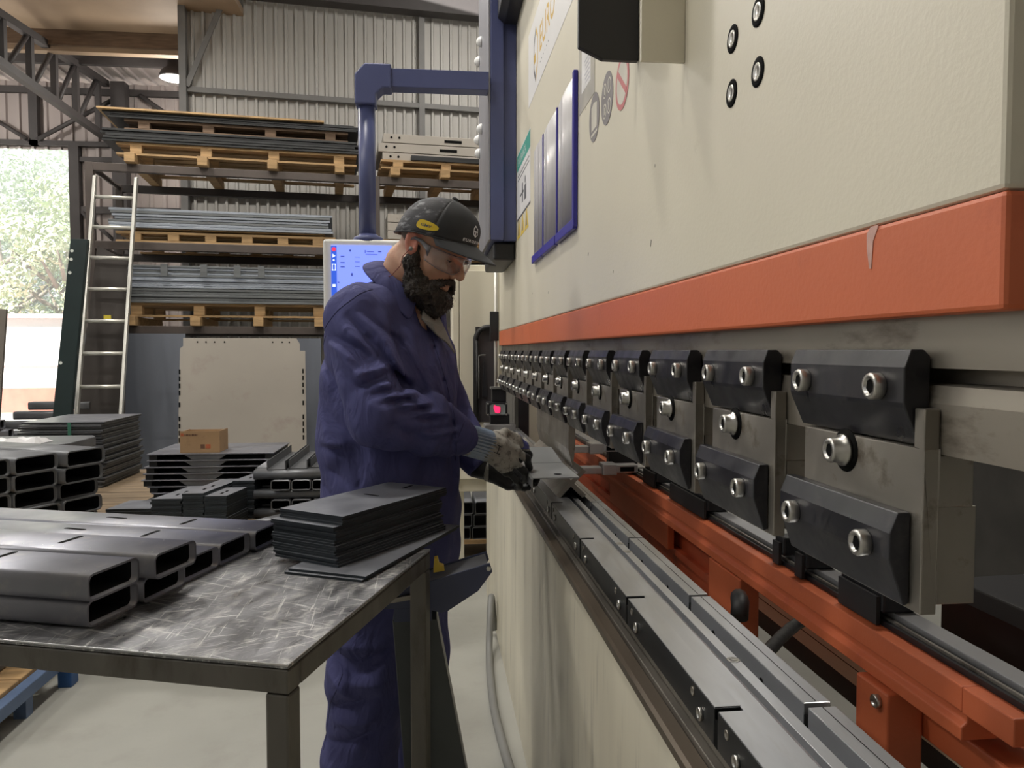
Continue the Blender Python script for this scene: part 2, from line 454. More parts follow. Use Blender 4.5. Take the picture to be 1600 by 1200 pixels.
# ================================================================== the yard beyond the doorway
LEAF = {}
def tree(x, y, h, r, seed, label, col, n=10500):
    rnd = random.Random(seed)
    t = thing('tree', label, 'tree', (x, y, 0), 0, 'trees beyond the doorway')
    tr = G(); tr.tube([(x, y, 0), (x + .1, y, h * .3), (x - .1, y + .1, h * .7)], [.22, .17, .06], 8)
    for k in range(6):
        a = rnd.uniform(0, 2 * pi); z = h * rnd.uniform(.25, .6)
        tr.tube([(x, y, z), (x + cos(a) * r * .4, y + sin(a) * r * .4, z + .5), (x + cos(a) * r * .75, y + sin(a) * r * .75, z + 1.1)], [.08, .06, .02], 6)
    tr.obj('trunk', mat('pale_bark', (.30, .25, .20), .8, var=.2), t)
    blobs = []
    for k in range(38):
        a = rnd.uniform(0, 2 * pi); zz = rnd.uniform(.10, .95); rr = r * sqrt(max(.05, 1 - (zz * 1.3 - .6) ** 2)) * rnd.uniform(.35, 1)
        blobs.append((x + cos(a) * rr, y + sin(a) * rr, h * zz, r * rnd.uniform(.25, .42)))
    vs, fs = [], []
    for k in range(n):
        bx, by, bz, br = rnd.choice(blobs)
        d = Vector((rnd.gauss(0, 1), rnd.gauss(0, 1), rnd.gauss(0, 1))).normalized()
        c = Vector((bx, by, bz)) + d * br * rnd.uniform(.6, 1.05)
        a = (d + Vector((rnd.gauss(0, .6), rnd.gauss(0, .6), rnd.gauss(0, .6)))).normalized().orthogonal().normalized()
        a = Matrix.Rotation(rnd.uniform(0, 6.28), 3, d) @ a
        b = d.cross(a); s = rnd.uniform(.045, .10)
        i = len(vs)
        vs += [tuple(c - a * s), tuple(c + b * s * .5), tuple(c + a * s), tuple(c - b * s * .5)]
        fs.append((i, i + 1, i + 2, i + 3))
    G().add(vs, fs).obj('foliage', col, t, fix=False)
LG = [mat('foliage_light', (.48, .60, .44), .6, var=.25, scale=.8), mat('foliage_mid', (.36, .47, .33), .6, var=.25, scale=.8), mat('foliage_yellow', (.56, .64, .43), .6, var=.25, scale=.8)]
for m_ in LG:
    b_ = m_.node_tree.nodes['Principled BSDF']
    b_.inputs['Transmission Weight'].default_value = 0.0
for i, (x, y, h, r, c, l) in enumerate(((-11.2, 21.5, 6.4, 2.0, 0, 'pale leafy tree at the doorway left edge, tallest of the yard trees'),
                                     (-9.0, 20.5, 5.6, 1.7, 2, 'yellow-green tree in the middle of the doorway view'),
                                     (-13.5, 24, 8.0, 3.0, 1, 'dark green tree at the back, left of the yellow-green tree'),
                                     (-9.8, 25.5, 8.6, 2.8, 0, 'pale tree rising behind the yellow-green tree'),
                                     (-6.9, 23.5, 8.2, 2.4, 1, 'mid-green tree beside the right jamb of the doorway'))):
    tree(x, y, h, r, 40 + i, l, LG[c])
t = thing('white_building', 'low white sunlit building under the trees in the yard', 'building', (-9.2, 18.6, 0))
WHITEWALL = mat('white_render', (.86, .84, .82), .6, var=.02)
PINK = mat('pink_trim', (.62, .36, .33), .6, var=.05)
G().box(-13.5, -5.0, 18.2, 19.4, .55, 2.1).obj('wall', WHITEWALL, t)
G().box(-13.7, -4.8, 18.05, 19.6, 2.1, 2.2).obj('roof_edge', PINK, t)
G().box(-13.5, -5.0, 18.17, 19.4, 0, .55).obj('plinth', mat('red_plinth', (.42, .16, .11), .7), t)
G().box(-13.4, -5.1, 18.18, 18.2, 1.02, 1.05).obj('ledge', PINK, t)

# hazy summer air over the yard
hz = G().box(-24, -1.5, 13.5, 34, .02, 14).obj('haze', None)
hm = bpy.data.materials.new('yard_haze'); hm.use_nodes = True; hm.node_tree.nodes.clear()
ho = hm.node_tree.nodes.new('ShaderNodeOutputMaterial'); hv = hm.node_tree.nodes.new('ShaderNodeVolumeScatter')
hv.inputs['Density'].default_value = .035; hv.inputs['Color'].default_value = (1, .99, .97, 1); hv.inputs['Anisotropy'].default_value = .0
hm.node_tree.links.new(hv.outputs[0], ho.inputs['Volume'])
hz.data.materials.clear(); hz.data.materials.append(hm)
tag(hz, 'pale summer haze over the yard beyond the doorway', 'haze', kind='stuff')

# ================================================================== pallet rack
rack = thing('pallet_rack', 'tall brown steel pallet rack loaded with sheets against the back wall', 'rack', bw(-.1, .5), BA)
for u in (-1.16, -.9 + 2.35, 3.6):
    for v in (0, 1.0):
        GB().box(u - .035, u + .035, v - .035, v + .035, 0, 3.12 if u < 0 else 3.12).obj('upright', RACK, rack, bevel=.004)
LV = (3.12, 2.40, 1.615)
for i, z in enumerate(LV):
    for v in (0, 1.0):
        GB().box(-1.2, 3.64, v - .03, v + .03, z - .075, z).obj('beam', RACK if v == 0 else FRAME_DARK, rack, bevel=.004)
    GB().tube([(-1.16, 0, z - .03), (-1.16, 1.0, z - .03)], .028, 6).obj('side_rail', RACK, rack)
GB().tube([(-1.16, 0, 2.35), (-1.16, 1.0, 1.7)], .02, 6).obj('side_brace', RACK, rack)

def pallet(u0, u1, v0, v1, z, label, cat='pallet', wood=WOOD, blocks=4, feet=True, bh=.075, group='pallets on the rack'):
    t = thing('wooden_pallet', label, cat, bw((u0 + u1) / 2, (v0 + v1) / 2, z), BA, group)
    zz = z
    if feet:
        for k in range(blocks):
            u = u0 + .09 + (u1 - u0 - .30) * k / (blocks - 1)
            GB().box(u, u + .09, v0 - .1, v1 + .05, zz, zz + .085).obj('bearer', wood, t, bevel=.003)
        zz += .085
    GB().box(u0, u1, v0, v0 + .09, zz, zz + .018).obj('bottom_board', wood, t)
    GB().box(u0, u1, v1 - .09, v1, zz, zz + .018).obj('bottom_board', wood, t)
    for k in range(blocks):
        u = u0 + .12 + (u1 - u0 - .34) * k / (blocks - 1)
        GB().box(u, u + .10, v0, v0 + .1, zz + .018, zz + .018 + bh).obj('block', wood, t, bevel=.003)
        GB().box(u, u + .10, v1 - .1, v1, zz + .018, zz + .018 + bh).obj('block', wood, t)
        GB().box(u, u + .10, (v0 + v1) / 2 - .05, (v0 + v1) / 2 + .05, zz + .018, zz + .018 + bh).obj('block', wood, t)
    zz += .018 + bh
    nb = 6
    for k in range(nb):
        v = v0 + (v1 - v0 - .11) * k / (nb - 1)
        GB().box(u0, u1, v, v + .11, zz, zz + .022).obj('deck_board', wood, t)
    return zz + .022

def sheets(u0, u1, v0, v1, z, n, th, label, m, group, jit=.03, name='steel_sheet', seed=1, cat='sheet', skew=None):
    """a pile of folded sheets, each its own thing"""
    rnd = random.Random(seed)
    for k in range(n):
        a, b = rnd.uniform(-jit, jit), rnd.uniform(-jit, jit)
        g = GB().box(u0 + a, u1 + b, v0 + abs(a) * .6, v1, z, z + th * .86)
        lab = label.replace('#', 'topmost' if k == n - 1 else ('lowest' if k == 0 else ORD[k] + '-from-bottom'))
        tag(g.obj(name, m[k % len(m)], bevel=.002, seg=1), lab, cat, group)
        z += th
    return z

# top level of the rack
z = pallet(-.93, 1.26, -.02, 1.0, LV[0], 'pale wooden pallet on the top beams of the rack, left bay')
z = sheets(-1.02, 1.28, -.06, 1.02, z, 5, .024, 'black sheet, # of five under the upper weathered pallet', [DARKSHEET], 'black sheets on the top pallet', .04, seed=3)
z = pallet(-.86, 1.18, .0, 1.0, z, 'weathered upper pallet between black sheets at the top of the rack', wood=WOOD_DARK, feet=False, bh=.06)
z = sheets(-1.0, 1.24, -.04, 1.0, z, 4, .017, 'black sheet, # of four at the very top of the rack', [DARKSHEET], 'black sheets at the rack top', .05, seed=5)
g = GB().box(-1.08, .95, -.06, .9, z, z + .016)
tag(g.obj('wooden_board', WOOD), 'thin pale board lying on the very top of the rack load', 'board')
z = pallet(1.50, 3.3, -.02, 1.0, LV[0], 'wooden pallet on the top beams under the drilled grey plates', blocks=4, bh=.05)
rnd = random.Random(4)
for k in range(3):
    zz = z + k * .095
    u0 = 1.50 + (.02, -.02, .03)[k]
    t = thing('drilled_plate', 'light grey channel plate with slot and holes, %s of three on the right pallet' % ('lowest', 'middle', 'topmost')[k], 'plate', bw(2.4, .4, zz), BA, 'drilled grey plates')
    gp = GB().box(u0, 3.3, .06, .9, zz, zz + .088); gp.obj('plate', BEIGE_SHEET, t, bevel=.003)
    for uu in (.08, .16, 1.02, 1.10): GB().cyl((u0 + uu, .055, zz + .05), (u0 + uu, .0605, zz + .05), .012, 10).obj('punched_hole', SOCKET, t)
    GB().box(u0 + .62, u0 + .80, .056, .0605, zz + .028, zz + .056).obj('punched_slot', SOCKET, t)
tag(GB().box(1.80, 3.1, -.04, .04, z, z + .05).obj('black_bar', DARKSHEET, bevel=.004), 'black steel bar lying in front of the drilled grey plates', 'bar')
tag(GB().tube([(2.72, -.05, z - .02), (2.84, -.02, z + .3), (2.92, -.04, z + .07)], .008, 6).obj('green_strap', mat('green_strap', (.04, .12, .08), .6)), 'dark green strap looped over the drilled grey plates', 'strap')
# middle level
z = pallet(-.95, 1.05, -.02, 1.0, LV[1], 'wooden pallet on the middle beams of the rack', blocks=6, feet=False, bh=.06)
z = sheets(-.98, 1.0, -.06, .95, z + .03, 7, .026, 'galvanised sheet, # of seven on the middle level of the rack', [GALV, GALV, GALV_DARK], 'galvanised sheets on the middle level', .03, seed=8)
tag(GB().box(-.9, .95, 0, .9, LV[1] + .118, LV[1] + .149).obj('wooden_board', WOOD), 'wide bearer board under the middle galvanised sheets', 'board')
# small blocks in the right bay
z = pallet(1.46, 3.4, -.02, 1.0, LV[1], 'wooden pallet on the middle beams behind the cap', blocks=4, feet=False, bh=.06)
for k in range(3):
    g = GB().box(1.56, 1.76, -.04, .3, z + k * .085, z + k * .085 + .08)
    g.cyl((1.66, -.045, z + k * .085 + .045), (1.66, -.039, z + k * .085 + .045), .012, 10)
    tag(g.obj('steel_block', BEIGE_SHEET, bevel=.004), 'grey steel block, %s of the three piled behind the cap' % ('lowest', 'middle', 'topmost')[k], 'block', 'steel blocks behind the cap')
# lower level
z = pallet(-.95, 1.05, -.04, 1.0, LV[2], 'wooden pallet on the lowest beams of the rack', blocks=4, bh=.09)
z = sheets(-.95, 1.0, -.08, .95, z, 5, .028, 'dark galvanised sheet, # of five at the bottom of the lower pile', [GALV_DARK], 'dark sheets of the lower pile', .03, seed=11)
z = sheets(-.98, .98, -.08, .95, z, 4, .022, 'bluish galvanised sheet, # of four in the middle of the lower pile', [GALV], 'bluish sheets of the lower pile', .05, seed=12)
z = sheets(-.88, .96, -.02, .95, z, 6, .022, 'galvanised sheet, # of six at the top of the lower pile', [GALV, GALV_DARK], 'top sheets of the lower pile', .04, seed=13)
for k, u in enumerate((-.55, -.2, .1, .32)):
    tag(GB().box(u, u + .06, -.105, -.085, z - .11, z + .004).obj('spacer_strip', GALV_DARK), 'grey strip hanging over the lower pile, %s from the ladder' % ORD[k], 'strip', 'strips over the lower sheet pile')

# ladder leaning on the rack
t = thing('ladder', 'aluminium ladder leaning against the left bay of the rack', 'ladder', bw(-.94, -1.0), BA)
def lad(z, s):     # s 0 left, 1 right
    k = (2.98 - z) / 2.98
    return Vector((-1.083 - .03 * k + s * .346, -.12 - .85 * k, z))
for s in (0, 1):
    pts = [lad(z, s) for z in (0, 1, 2, 2.98)]
    GB().sweep([(-.013, -.035), (.013, -.035), (.013, .035), (-.013, .035)], [(p, (1, 0, 0), (0, .96, .27)) for p in pts]).obj('stile', ALU, t, bevel=.004)
for k in range(10):
    z = .22 + k * .284
    GB().tube([lad(z, 0), lad(z, 1)], .017, 8).obj('rung', ALU, t)

# sheets and plates leaning below the rack
g = GB()
g.prism([(-1.25, .0), (-.34, .0), (-.34, 1.54), (-1.20, 1.54)], 'y', -.12, -.10)
tag(g.obj('blue_grey_sheet', BLUE_SHEET), 'large blue-grey sheet standing behind the ladder', 'sheet', 'blue-grey sheets under the rack')
g = GB(); g.prism([(-.32, .0), (.9, .0), (.9, 1.50), (-.32, 1.50)], 'y', -.12, -.10)
tag(g.obj('blue_grey_sheet', BLUE_SHEET), 'large blue-grey sheet standing behind the beige perforated sheet', 'sheet', 'blue-grey sheets under the rack')
t = thing('beige_sheet', 'large beige sheet with slotted edges leaning below the rack', 'sheet', bw(.25, -.95), BA)
def lean(u, z): return (u, -.98 + .16 * z / 1.5, z)
P_ = [(-.285, .0), (.785, .0), (.775, 1.38), (.73, 1.38), (.73, 1.44), (.70, 1.49), (-.235, 1.49), (-.235, 1.42), (-.26, 1.40)]
g = GB(); a_ = [lean(u, z) for u, z in P_]; n = len(a_)
g.add(a_ + [(p[0], p[1] + .006, p[2]) for p in a_], [tuple(range(n)), tuple(range(2 * n - 1, n - 1, -1))] + [(i, (i + 1) % n, (i + 1) % n + n, i + n) for i in range(n)])
g.obj('sheet', BEIGE_SHEET, t)
for z in (.60, .66, .72, .78, .90, 1.0, 1.06, 1.12, 1.18):
    for u in (-.262, .755):
        p = lean(u, z); GB().box(u - .006, u + .006, p[1] - .004, p[1] - .001, z, z + .04).obj('slot', SOCKET, t)
for u in (-.12, -.05, .02, .1, .5, .58, .64):
    p = lean(u, 1.455); GB().cyl((u, p[1] - .004, 1.455), (u, p[1] - .001, 1.455), .007, 8).obj('hole', SOCKET, t)
t = thing('dark_green_plate', 'dark green flanged plate leaning beside the ladder and doorway', 'plate', bw(-1.1, -.9), BA)
fr = lambda z, w: Vector((-1.30 + .222 * z / 2.3 + w * .155, -1.0 + .13 * z / 2.3, z))
g = GB(); g.sweep([(0, 0), (.14, 0), (.14, .07), (0, .07)], [(fr(0, 0), (1, 0, 0), (0, 1, 0)), (fr(2.3, 0), (.92, 0, 0), (0, 1, 0))])
g.obj('plate', DKGREEN, t, bevel=.006)
DAYLIGHT_DOT = mat('painted_daylight_dot', (.75, .78, .74), .8)
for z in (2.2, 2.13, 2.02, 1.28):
    p = fr(z, .14); GB().cyl(p - Vector((0, .004, 0)), p + Vector((0, .001, 0)), .013, 10).obj('hole', DAYLIGHT_DOT, t)  # pale discs painted as daylight seen through the holes
t = thing('brown_plate', 'tall brown plate with yellow sticker leaning between dark green plate and ladder', 'plate', bw(-1.0, -.35), BA)
g = GB(); a_ = [(-1.27, -.56, 0), (-.80, -.56, 0), (-.80, -.23, 2.2), (-1.05, -.23, 2.33)]
g.add(a_ + [(p[0], p[1] + .01, p[2]) for p in a_], [(0, 1, 2, 3), (7, 6, 5, 4), (0, 4, 5, 1), (1, 5, 6, 2), (2, 6, 7, 3), (3, 7, 4, 0)])
g.obj('plate', BROWN_SHEET, t)
GB().box(-.985, -.925, -.33, -.3225, 1.66, 1.70).obj('sticker', mat('yellow_sticker', (.62, .50, .05), .6), t)
YEL = MATS['yellow_sticker']
# plate by the doorway on the left
t = thing('grey_plate', 'tall grey-brown plate with yellow label standing at the left doorway', 'plate', (-4.15, 7.6, 0))
g = G(); a_ = [(-5.6, 7.5, 0), (-4.02, 7.5, 0), (-3.99, 7.75, 1.77), (-5.6, 7.75, 1.86)]
g.add(a_ + [(p[0], p[1] + .03, p[2]) for p in a_], [(0, 1, 2, 3), (7, 6, 5, 4), (0, 4, 5, 1), (1, 5, 6, 2), (2, 6, 7, 3), (3, 7, 4, 0)])
g.obj('plate', mat('grey_brown_plate', (.20, .175, .15), .5, metal=.3, var=.15, scale=2), t)
G().box(-4.14, -4.08, 7.68, 7.705, 1.66, 1.72).obj('sticker', YEL, t)
# ================================================================== press brake
brake = thing('press_brake', 'long cream and orange press brake filling the right side of the shop', 'machine', (.6, 2.3, 0))
Y0, Y1 = .15, 4.34
g = G(); g.box(.312, .47, Y0, Y1, 0, .858)
g.obj('bed_plate', CREAM_DIRTY, brake, bevel=.003)
G().prism([(.312, .858), (.306, .862), (.306, .874), (.311, .878), (.330, .878), (.330, .858)], 'y', Y0, Y1).obj('bed_edge', mat('brown_oily_edge', (.12, .095, .07), .4, metal=.5, var=.25, scale=6, stretch=(1, .4, 1)), brake)
G().box(.331, .475, Y0, Y1, .858, .886).obj('bed_top', mat('oily_bed_top', (.11, .10, .085), .45, metal=.5, var=.3), brake, bevel=.002)
G().box(.345, .470, Y0, Y1, .886, .903).obj('crowning_bar', STEEL_OLD, brake)
# ram
g = G(); g.box(.385, .45, .485, 4.32, 1.489, 3.3)
g.obj('ram_panel', CREAM, brake, bevel=.004)
G().box(.3848, .4505, .483, 4.322, 1.4075, 1.4885).obj('ram_stripe', ORANGE, brake, bevel=.004)
G().prism([(.402, 1.4075), (.402, 1.366), (.425, 1.366), (.425, 1.354), (.404, 1.352), (.401, 1.338), (.401, 1.298), (.45, 1.298), (.45, 1.4075)], 'y', .28, 4.3).obj('ram_tool_face', STEEL_RAM, brake)
g = G()
for (y, z) in ((.885, 1.778), (.962, 1.777), (.884, 1.708), (.963, 1.709)):
    g = G(); g.lathe((.3847, y, z), (-1, 0, 0), [(.0175, 0), (.0175, .0006), (.013, .0008), (.0005, .0008)], 24)
    o = g.obj('bolt_recess', SOCKET, brake)
    G().socket_screw((.3842, y, z), (-1, 0, 0), .0105, .0016).obj('bolt', SCREW, o)
# scuffs and a paint chip on the ram
g = G(); g.prism([(.638, 1.4755), (.630, 1.4885), (.642, 1.4885), (.648, 1.483), (.6475, 1.47), (.643, 1.452), (.640, 1.452)], 'x', .3842, .3846)
g.obj('paint_chip', mat('bare_primer', (.58, .36, .31), .7, var=.15, scale=80), brake)
g = G()
for (y, z, a, b) in ((1.32, 1.574, .004, .012), (1.86, 1.62, .003, .008), (2.5, 1.575, .003, .008), (1.3, 1.70, .002, .005), (1.9, 1.98, .002, .004), (2.9, 1.60, .004, .006), (1.6, 1.55, .002, .006)):
    g.prism([(y, z), (y + a, z - b), (y + a * 1.2, z - b * .8), (y + a * .4, z)], 'x', .3845, .3849)
g.obj('scratch', SOCKET, brake)
# far side frame, mostly behind the tools
G().box(.556, 1.6, 4.36, 4.46, 0, 3.3).obj('side_frame', CREAM, brake)
G().box(.49, .552, 4.30, 4.5, .7, 1.25).obj('guide_gap', BLACKBOX, brake)
# navy column with bolted front plate, at the far end of the ram
col = thing('navy_column', 'navy blue upright housing with bolted grey front plate at far end of ram', 'housing', (.32, 3.8, 1.87))
G().box(.267, .327, 3.43, 4.10, 1.872, 3.3).obj('housing', NAVY_PAINT, col, bevel=.004)
G().box(.327, .384, 3.445, 4.10, 1.872, 3.3).obj('housing_side', NAVY_PAINT, col, bevel=.003)
G().box(.258, .2668, 3.43, 4.09, 1.872, 3.3).obj('front_plate', GREYBLUE_PAINT, col, bevel=.002)
for y, z in ((3.86, 2.905), (4.04, 2.875), (3.86, 2.48), (4.10, 2.49), (4.02, 2.40)):
    G().lathe((.258, y, z), (-1, 0, 0), [(.026, 0), (.026, .006), (.020, .018), (.010, .025), (.001, .027)], 16).obj('dome_bolt', mat('white_nylon', (.82, .82, .80), .35, var=.02), col)
G().box(.285, .384, 3.48, 4.05, 1.79, 1.871).obj('black_underside', BLACKBOX, col, bevel=.01)
tag(G().prism([(.300, 2.84), (.33, 2.815), (.384, 2.815), (.384, 3.1), (.30, 3.1)], 'y', 2.75, 3.43).obj('black_housing', BLACKBOX, bevel=.003), 'small black housing beside the top of the navy column', 'housing')
tag(G().prism([(.272, 2.35), (.272, 1.936), (.317, 1.915), (.3845, 1.915), (.3845, 2.35)], 'y', 1.410, 1.424).obj('black_housing', BLACKBOX, bevel=.002), 'large black chamfered housing hanging on the ram at the picture top', 'housing')

tag(G().box(.317, .3846, 1.148, 1.156, 1.816, 2.4).obj('bracket_plate', CREAM, bevel=.001), 'cream bracket plate standing out from the ram, right of the black chamfered housing', 'plate')
# ---------------- stickers and pockets on the ram panel
XP = .3846
def decal(g, ys, zs, t=.0004):
    g.box(XP - t, XP + .0002, min(ys), max(ys), min(zs), max(zs)); return g
def ptext(s, y, z, size, m, parent, x=XP - .0006, sp=1.0, bold=0., sy=1.0, name='lettering'):
    vs, fs, w = text_verts(s, size, sp, bold)
    g = G(); g.add([(x, y - a * sy, z + b) for a, b, c in vs], fs)
    return g.obj(name, m, parent, fix=False)
WHITE = mat('white_vinyl', (.84, .83, .82), .35, var=.015)
GOLD = mat('ochre_ink', (.62, .40, .08), .5, var=.05)
INKD = mat('dark_grey_ink', (.10, .10, .11), .5)
INKG = mat('grey_ink', (.22, .20, .20), .5, var=.1)
REDI = mat('faded_red_ink', (.55, .17, .17), .5, var=.08)
GREENI = mat('teal_ink', (.06, .35, .28), .5)
bn = thing('white_banner', 'white banner with ochre logo lettering on the ram panel', 'sign', (XP, 2.4, 2.46))
decal(G(), (1.55, 3.02), (2.324, 2.60)).obj('panel', WHITE, bn)
g = G()
hexo = lambda cy, cz, r: [(cy + r * .62 * sin(pi / 3 * k) , cz + r * cos(pi / 3 * k)) for k in range(6)]
A, Bx = hexo(2.81, 2.455, .10), hexo(2.81, 2.455, .078)
for k in range(6):
    if k in (0, 1, 2): continue
    j = (k + 1) % 6; g.prism([A[k], A[j], Bx[j], Bx[k]], 'x', XP - .0007, XP)
g.box(XP - .0007, XP, 2.81, 2.862, 2.43, 2.462)
g.obj('logo_mark', GOLD, bn)
g = G()
for k in (0, 1, 2):
    j = (k + 1) % 6; g.prism([A[k], A[j], Bx[j], Bx[k]], 'x', XP - .0007, XP)
g.obj('logo_mark', INKD, bn)
ptext('EURO', 2.715, 2.425, .125, GOLD, bn, bold=.002, sp=1.05)
ptext('D', 2.30, 2.425, .125, INKD, bn, bold=.002)
ptext('- - - - - -', 2.70, 2.375, .045, INKD, bn, sp=1.2, name='small_lettering')
nt_ = thing('notice', 'green and white safety notice on the ram panel beside the navy column', 'notice', (XP, 3.18, 2.1))
decal(G(), (2.96, 3.42), (1.95, 2.238)).obj('panel', WHITE, nt_)
decal(G(), (2.965, 3.415), (2.165, 2.232), .0007).obj('heading_band', GREENI, nt_)
ptext('SEGURANCA', 3.38, 2.182, .045, WHITE, nt_, x=XP - .0009, sp=1.1)
g = G()
for k in range(2): decal(g, (3.0, 3.38), (2.135 - k * .018, 2.14 - k * .018), .0007)
g.cyl((XP - .0007, 3.12, 2.075), (XP, 3.12, 2.075), .016, 10); decal(g, (3.09, 3.15), (1.995, 2.055), .0007); decal(g, (3.20, 3.23), (2.0, 2.08), .0007); decal(g, (3.17, 3.30), (2.035, 2.045), .0007)
g.obj('pictogram', INKD, nt_)
decal(G(), (2.962, 3.418), (1.950, 1.958), .0007).obj('bottom_rule', INKD, nt_)
for k in range(3):
    y = 3.08 + k * .135
    t = thing('warning_sign', 'yellow triangular warning sticker, %s of three below the safety notice' % ('nearest', 'middle', 'farthest')[k], 'sign', (XP, y, 1.91), 0, 'yellow warning stickers')
    G().prism([(y - .06, 1.868), (y + .06, 1.868), (y, 1.957)], 'x', XP - .0005, XP).obj('triangle', mat('warning_yellow', (.70, .50, .06), .5), t)
    g = G(); g.prism([(y - .022, 1.882), (y + .022, 1.882), (y, 1.925)], 'x', XP - .0008, XP); g.obj('pictogram', INKG, t)
BLUEE = mat('blue_plastic_edge', (.035, .03, .33), .35, var=.05)
FILM = mat('cloudy_pocket_film', (.50, .485, .49), .30, var=.09, scale=9, stretch=(1, 2, .4), spec=.5, bump=.25, bscale=14)
for k, (ya, yb) in enumerate(((2.005, 2.292), (2.312, 2.585), (2.598, 2.83))):
    t = thing('document_pocket', 'clear plastic document pocket with blue edge, %s of three on the ram' % ('nearest', 'middle', 'farthest')[k], 'pocket', (XP, (ya + yb) / 2, 1.9), 0, 'document pockets')
    g = G(); n = 8
    for i in range(n):      # gently bowed film
        a, b = i / n, (i + 1) / n
        f = lambda s: -.004 - .004 * sin(pi * s)
        for (z0, z1) in ((1.715, 2.105),):
            q = [(XP + f(a), ya + (yb - ya) * a, z0), (XP + f(b), ya + (yb - ya) * b, z0), (XP + f(b), ya + (yb - ya) * b, z1), (XP + f(a), ya + (yb - ya) * a, z1)]
            g.add(q + [(XP, p[1], p[2]) for p in q], [(0, 1, 2, 3), (7, 6, 5, 4), (0, 4, 5, 1), (1, 5, 6, 2), (2, 6, 7, 3), (3, 7, 4, 0)], True)
    g.obj('film', FILM, t)
    w = .020 if k == 0 else .009
    G().box(XP - (.012 if k == 0 else .006), XP, ya - w * .3, ya + w * .8, 1.705, 2.11).obj('blue_edge', BLUEE, t, bevel=.002)
    G().box(XP - .013, XP, ya, yb, 1.700, 1.728).obj('blue_edge', BLUEE, t, bevel=.003)
t = thing('worn_label', 'worn white paper label under clear tape on the ram panel', 'label', (XP, 1.88, 2.05))
decal(G(), (1.795, 1.985), (1.985, 2.17)).obj('tape', mat('old_tape', (.62, .59, .52), .2, var=.1, scale=14), t)
decal(G(), (1.84, 1.95), (2.03, 2.17), .0007).obj('paper', mat('worn_paper', (.74, .73, .72), .5, var=.12, scale=30), t)
g = G()
for k in range(6): decal(g, (1.85, 1.90 + .006 * (k % 3)), (2.04 + k * .011, 2.043 + k * .011), .0010)
g.obj('faded_print', mat('faded_ink', (.48, .47, .52), .6), t)
def disc(g, y, z, r, x0=XP, t=.0006, n=28): g.cyl((x0 - t, y, z), (x0, y, z), r, n); return g
t = thing('round_sign', 'round grey safety-manual sign on the ram panel, lowest of the three round signs', 'sign', (XP, 1.797, 1.927), 0, 'round safety signs')
disc(G(), 1.797, 1.927, .056).obj('disc', INKG, t)
PALE = mat('pale_print', (.60, .57, .49), .5)
g = G(); g.prism([(1.767, 1.90), (1.826, 1.90), (1.826, 1.955), (1.80, 1.962), (1.767, 1.955)], 'x', XP - .0009, XP); g.box(XP - .0009, XP, 1.764, 1.83, 1.887, 1.893); g.obj('book_symbol', PALE, t)
t = thing('round_sign', 'round grey sign with four small circles, between manual sign and prohibition sign', 'sign', (XP, 1.666, 1.929), 0, 'round safety signs')
disc(G(), 1.666, 1.929, .056).obj('disc', INKG, t)
for a, b in ((-.021, .022), (.021, .022), (-.021, -.022), (.021, -.022)):
    g = disc(G(), 1.666 + a, 1.929 + b, .0165, t=.0009); g.obj('ring', PALE, t)
    disc(G(), 1.666 + a, 1.929 + b, .013, t=.0012).obj('ring_centre', INKG, t)
    g = G(); g.box(XP - .0015, XP, 1.666 + a - .003, 1.666 + a + .003, 1.929 + b - .008, 1.929 + b + .008); g.obj('symbol', PALE, t)
t = thing('round_sign', 'round red-ringed prohibition sign partly behind the black housing', 'sign', (XP, 1.533, 1.918), 0, 'round safety signs')
disc(G(), 1.533, 1.918, .054).obj('ring', REDI, t)
disc(G(), 1.533, 1.918, .043, t=.0009).obj('disc', PALE, t)
g = G(); g.prism([(1.533 - .038, 1.918 - .022), (1.533 - .030, 1.918 - .031), (1.533 + .038, 1.918 + .022), (1.533 + .030, 1.918 + .031)], 'x', XP - .0013, XP); g.obj('slash', REDI, t)

